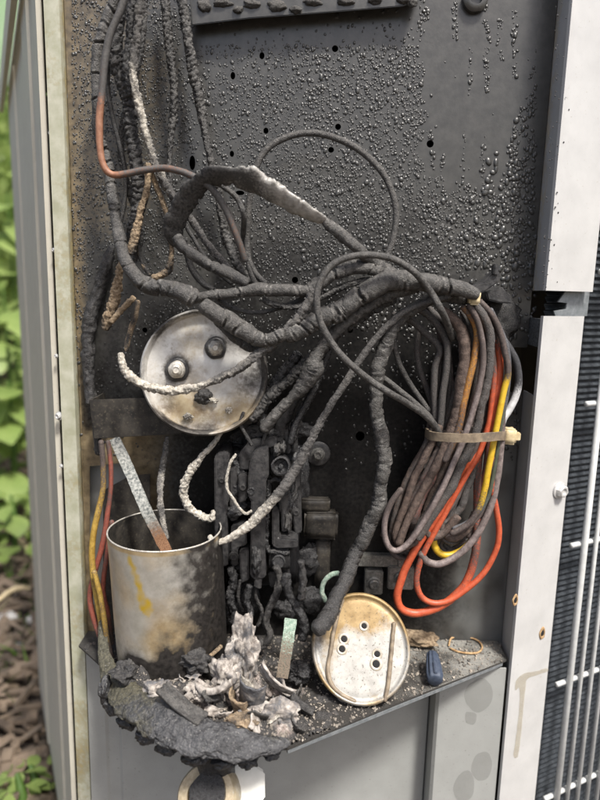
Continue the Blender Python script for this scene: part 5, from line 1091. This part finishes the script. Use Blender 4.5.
for k, (a, b, lab) in enumerate((((-5, 603), (31, 588), 'pale dry stick lying on the soil at the left edge'), ((14, 540), (34, 560), 'thin dry stalk lying across the mulch left of the unit'), ((4, 512), (18, 478), 'thin tan stalk leaning among the weeds at left'))):
    p, q = PZ(*a, .015), PZ(*b, .02); mid = (p+q)/2+Vector((0, 0, .012))
    o = tube('dry_stick', [(p, .005 if k == 0 else .003, 0), (mid, .005 if k == 0 else .003, 0), (q, .002, 0)], MT['tie_head'], 'rough'); tag(o, lab, 'stick')
# leaves and shrubs
def leaf_mesh(name, L_, W_, mat, bend=.25):
    V = []; Fc = []; n = 6
    for i in range(n+1):
        t = i/n; w_ = W_*math.sin(math.pi*min(1, t*.92+.06))**.8; z = -bend*L_*t*t
        V += [(-w_, t*L_, z+.18*w_), (0, t*L_, z), (w_, t*L_, z+.18*w_)]
    for i in range(n): b = i*3; Fc += [(b, b+1, b+4, b+3), (b+1, b+2, b+5, b+4)]
    me = bpy.data.meshes.new(name); me.from_pydata(V, [], Fc); me.materials.append(mat); me.polygons.foreach_set('use_smooth', [True]*len(Fc)); return me
def leafy_plant(label, px, py, dist, hgt, nl, L_, W_, mat, spread, group='leafy plants left of the unit'):
    d = ray(px, py); p = CAM+d*(dist/math.hypot(d.x, d.y)); base = Vector((p.x, p.y, -.02))
    R_ = empty('leafy_plant', base, label, 'plant', group); me = leaf_mesh('leaf', L_, W_, mat)
    for k in range(nl):
        t = (k+.5)/nl; a = k*2.4; z = hgt*(.15+.85*t); r = spread*(1-.75*t*t)*random.uniform(.15, .8)
        o = bpy.data.objects.new('leaf', me); COL.objects.link(o); o.parent = R_
        o.location = (math.cos(a)*r, math.sin(a)*r, z); o.rotation_euler = (random.uniform(-.5, .35), random.uniform(-.4, .4), a-math.pi/2+random.uniform(-.4, .4)); s_ = random.uniform(.7, 1.15); o.scale = (s_, s_, s_)
    tube('stem', [(base, .008, 0), (base+Vector((.01, 0, hgt*.5)), .006, 0), (base+Vector((0, .01, hgt)), .003, 0)], MT['leafd'], 'wire', parent=R_)
leafy_plant('broad leaved bright green plant close behind the unit at left', 2, 300, 1.9, .62, 46, .15, .05, MT['leafy'], .26)
leafy_plant('broad leaved plant lower at the left picture edge', 6, 380, 1.7, .38, 34, .11, .038, MT['leafy'], .22)
leafy_plant('taller leafy plant behind the broad leaved one at left', 8, 230, 2.6, .95, 70, .16, .05, MT['leafy'], .34)
leafy_plant('low weed with round leaves over the mulch at left', 8, 480, 1.45, .16, 26, .055, .024, MT['leafy'], .14)
leafy_plant('small weed on the soil by the bottom left corner', 22, 690, .72, .05, 22, .022, .008, MT['leafy'], .06)
leafy_plant('feathery weed tuft at the bottom left picture edge', 8, 705, .70, .06, 26, .024, .007, MT['leafy'], .07)
leafy_plant('tiny bright weed at the foot of the cabinet', 32, 788, .60, .04, 18, .018, .006, MT['leafy'], .03)
def shrub(name, label, cat, x, y, r, h, nl, mat, tr=None, ls=.06, group=None):
    R_ = empty(name, (x, y, -.03), label, cat, group); V = []; Fc = []
    cl = [(Vector((x, y, 0))+Vector((random.gauss(0, r*.45), random.gauss(0, r*.45), h*random.uniform(.3 if tr else .1, .95))), r*random.uniform(.25, .5)) for _ in range(26)]
    for _ in range(nl):
        c, cr_ = random.choice(cl); v = Vector((random.gauss(0, 1), random.gauss(0, 1), random.gauss(0, .8))).normalized()*cr_*random.uniform(.55, 1.05); p = c+v
        a = Vector((random.gauss(0, 1), random.gauss(0, 1), random.gauss(0, 1)-.4)).normalized(); s_ = a.cross(Vector((random.random(), random.random(), 1))).normalized(); l_ = ls*random.uniform(.6, 1.3); b = len(V)
        V += [p, p+a*l_*.5+s_*l_*.28, p+a*l_, p+a*l_*.5-s_*l_*.28]; Fc.append((b, b+1, b+2, b+3))
    o = mk('crown', V, Fc, mat, R_, False); o['kind'] = 'stuff'
    th = tr or .03
    tube('trunk', [(Vector((x, y, -.05)), th, 0), (Vector((x+.05, y, h*.4)), th*.8, 0), (Vector((x, y+.05, h*.8)), th*.35, 0)], MT['bark'], 'wire', parent=R_)
    for k in range(5):
        c = cl[k][0]; tube('limb', [(Vector((x+.03, y, h*(.3+.08*k))), th*.5, 0), ((Vector((x, y, h*(.4+.08*k)))+c)/2, th*.35, 0), (c, th*.15, 0)], MT['bark'], 'wire', parent=R_)
shrub('shrub', 'yellow green shrub behind the leafy plants at left', 'shrub', -1.75, 3.2, .75, 1.35, 9000, MT['leafy'], ls=.085, group='shrubs at left')
shrub('shrub', 'darker shrub half hidden behind the yellow green one', 'shrub', -2.75, 4.6, .9, 1.5, 9000, MT['leafd'], ls=.09, group='shrubs at left')
shrub('tree', 'tree under the bright sky gap beyond the shrubs', 'tree', -4.4, 8.6, 1.7, 3.6, 12000, MT['leafy'], tr=.12, ls=.16, group='trees at left')
shrub('tree', 'more distant tree rising beside the porch roof', 'tree', -7.5, 12.0, 2.4, 4.6, 12000, MT['leafd'], tr=.16, ls=.2, group='trees at left')
# house behind the unit, with a wide boarded eave reaching out to the left
HS = empty('house', (2.0, 6.0, 0), 'pale green house whose boarded eave shows at the top left corner', 'house')
rbox('wall', (3.6, 7.0, 1.4), (9.0, 4.0, 2.9), MT['siding'], HS, bevel=.01)
for k in range(26):
    rbox('soffit_board', (-3.6+.0, 4.10+k*.096, 2.74), (5.4, .090, .02), MT['soffit'], HS, bevel=.004)  # translucent, with no roof above, so sky light brightens the boards
rbox('roof', (3.6, 5.6, 2.92), (9.2, 4.2, .16), MT['roofing'], HS, bevel=.02)
rbox('fascia', (.8, 6.62, 2.78), (14.4, .04, .20), MT['soffit'], HS, bevel=.005)
rbox('fascia', (.8, 3.98, 2.80), (14.4, .04, .20), MT['soffit'], HS, bevel=.005)
for x in (-6.1,): rbox('porch_post', (x, 6.45, 1.35), (.10, .10, 2.75), MT['soffit'], HS, bevel=.006)
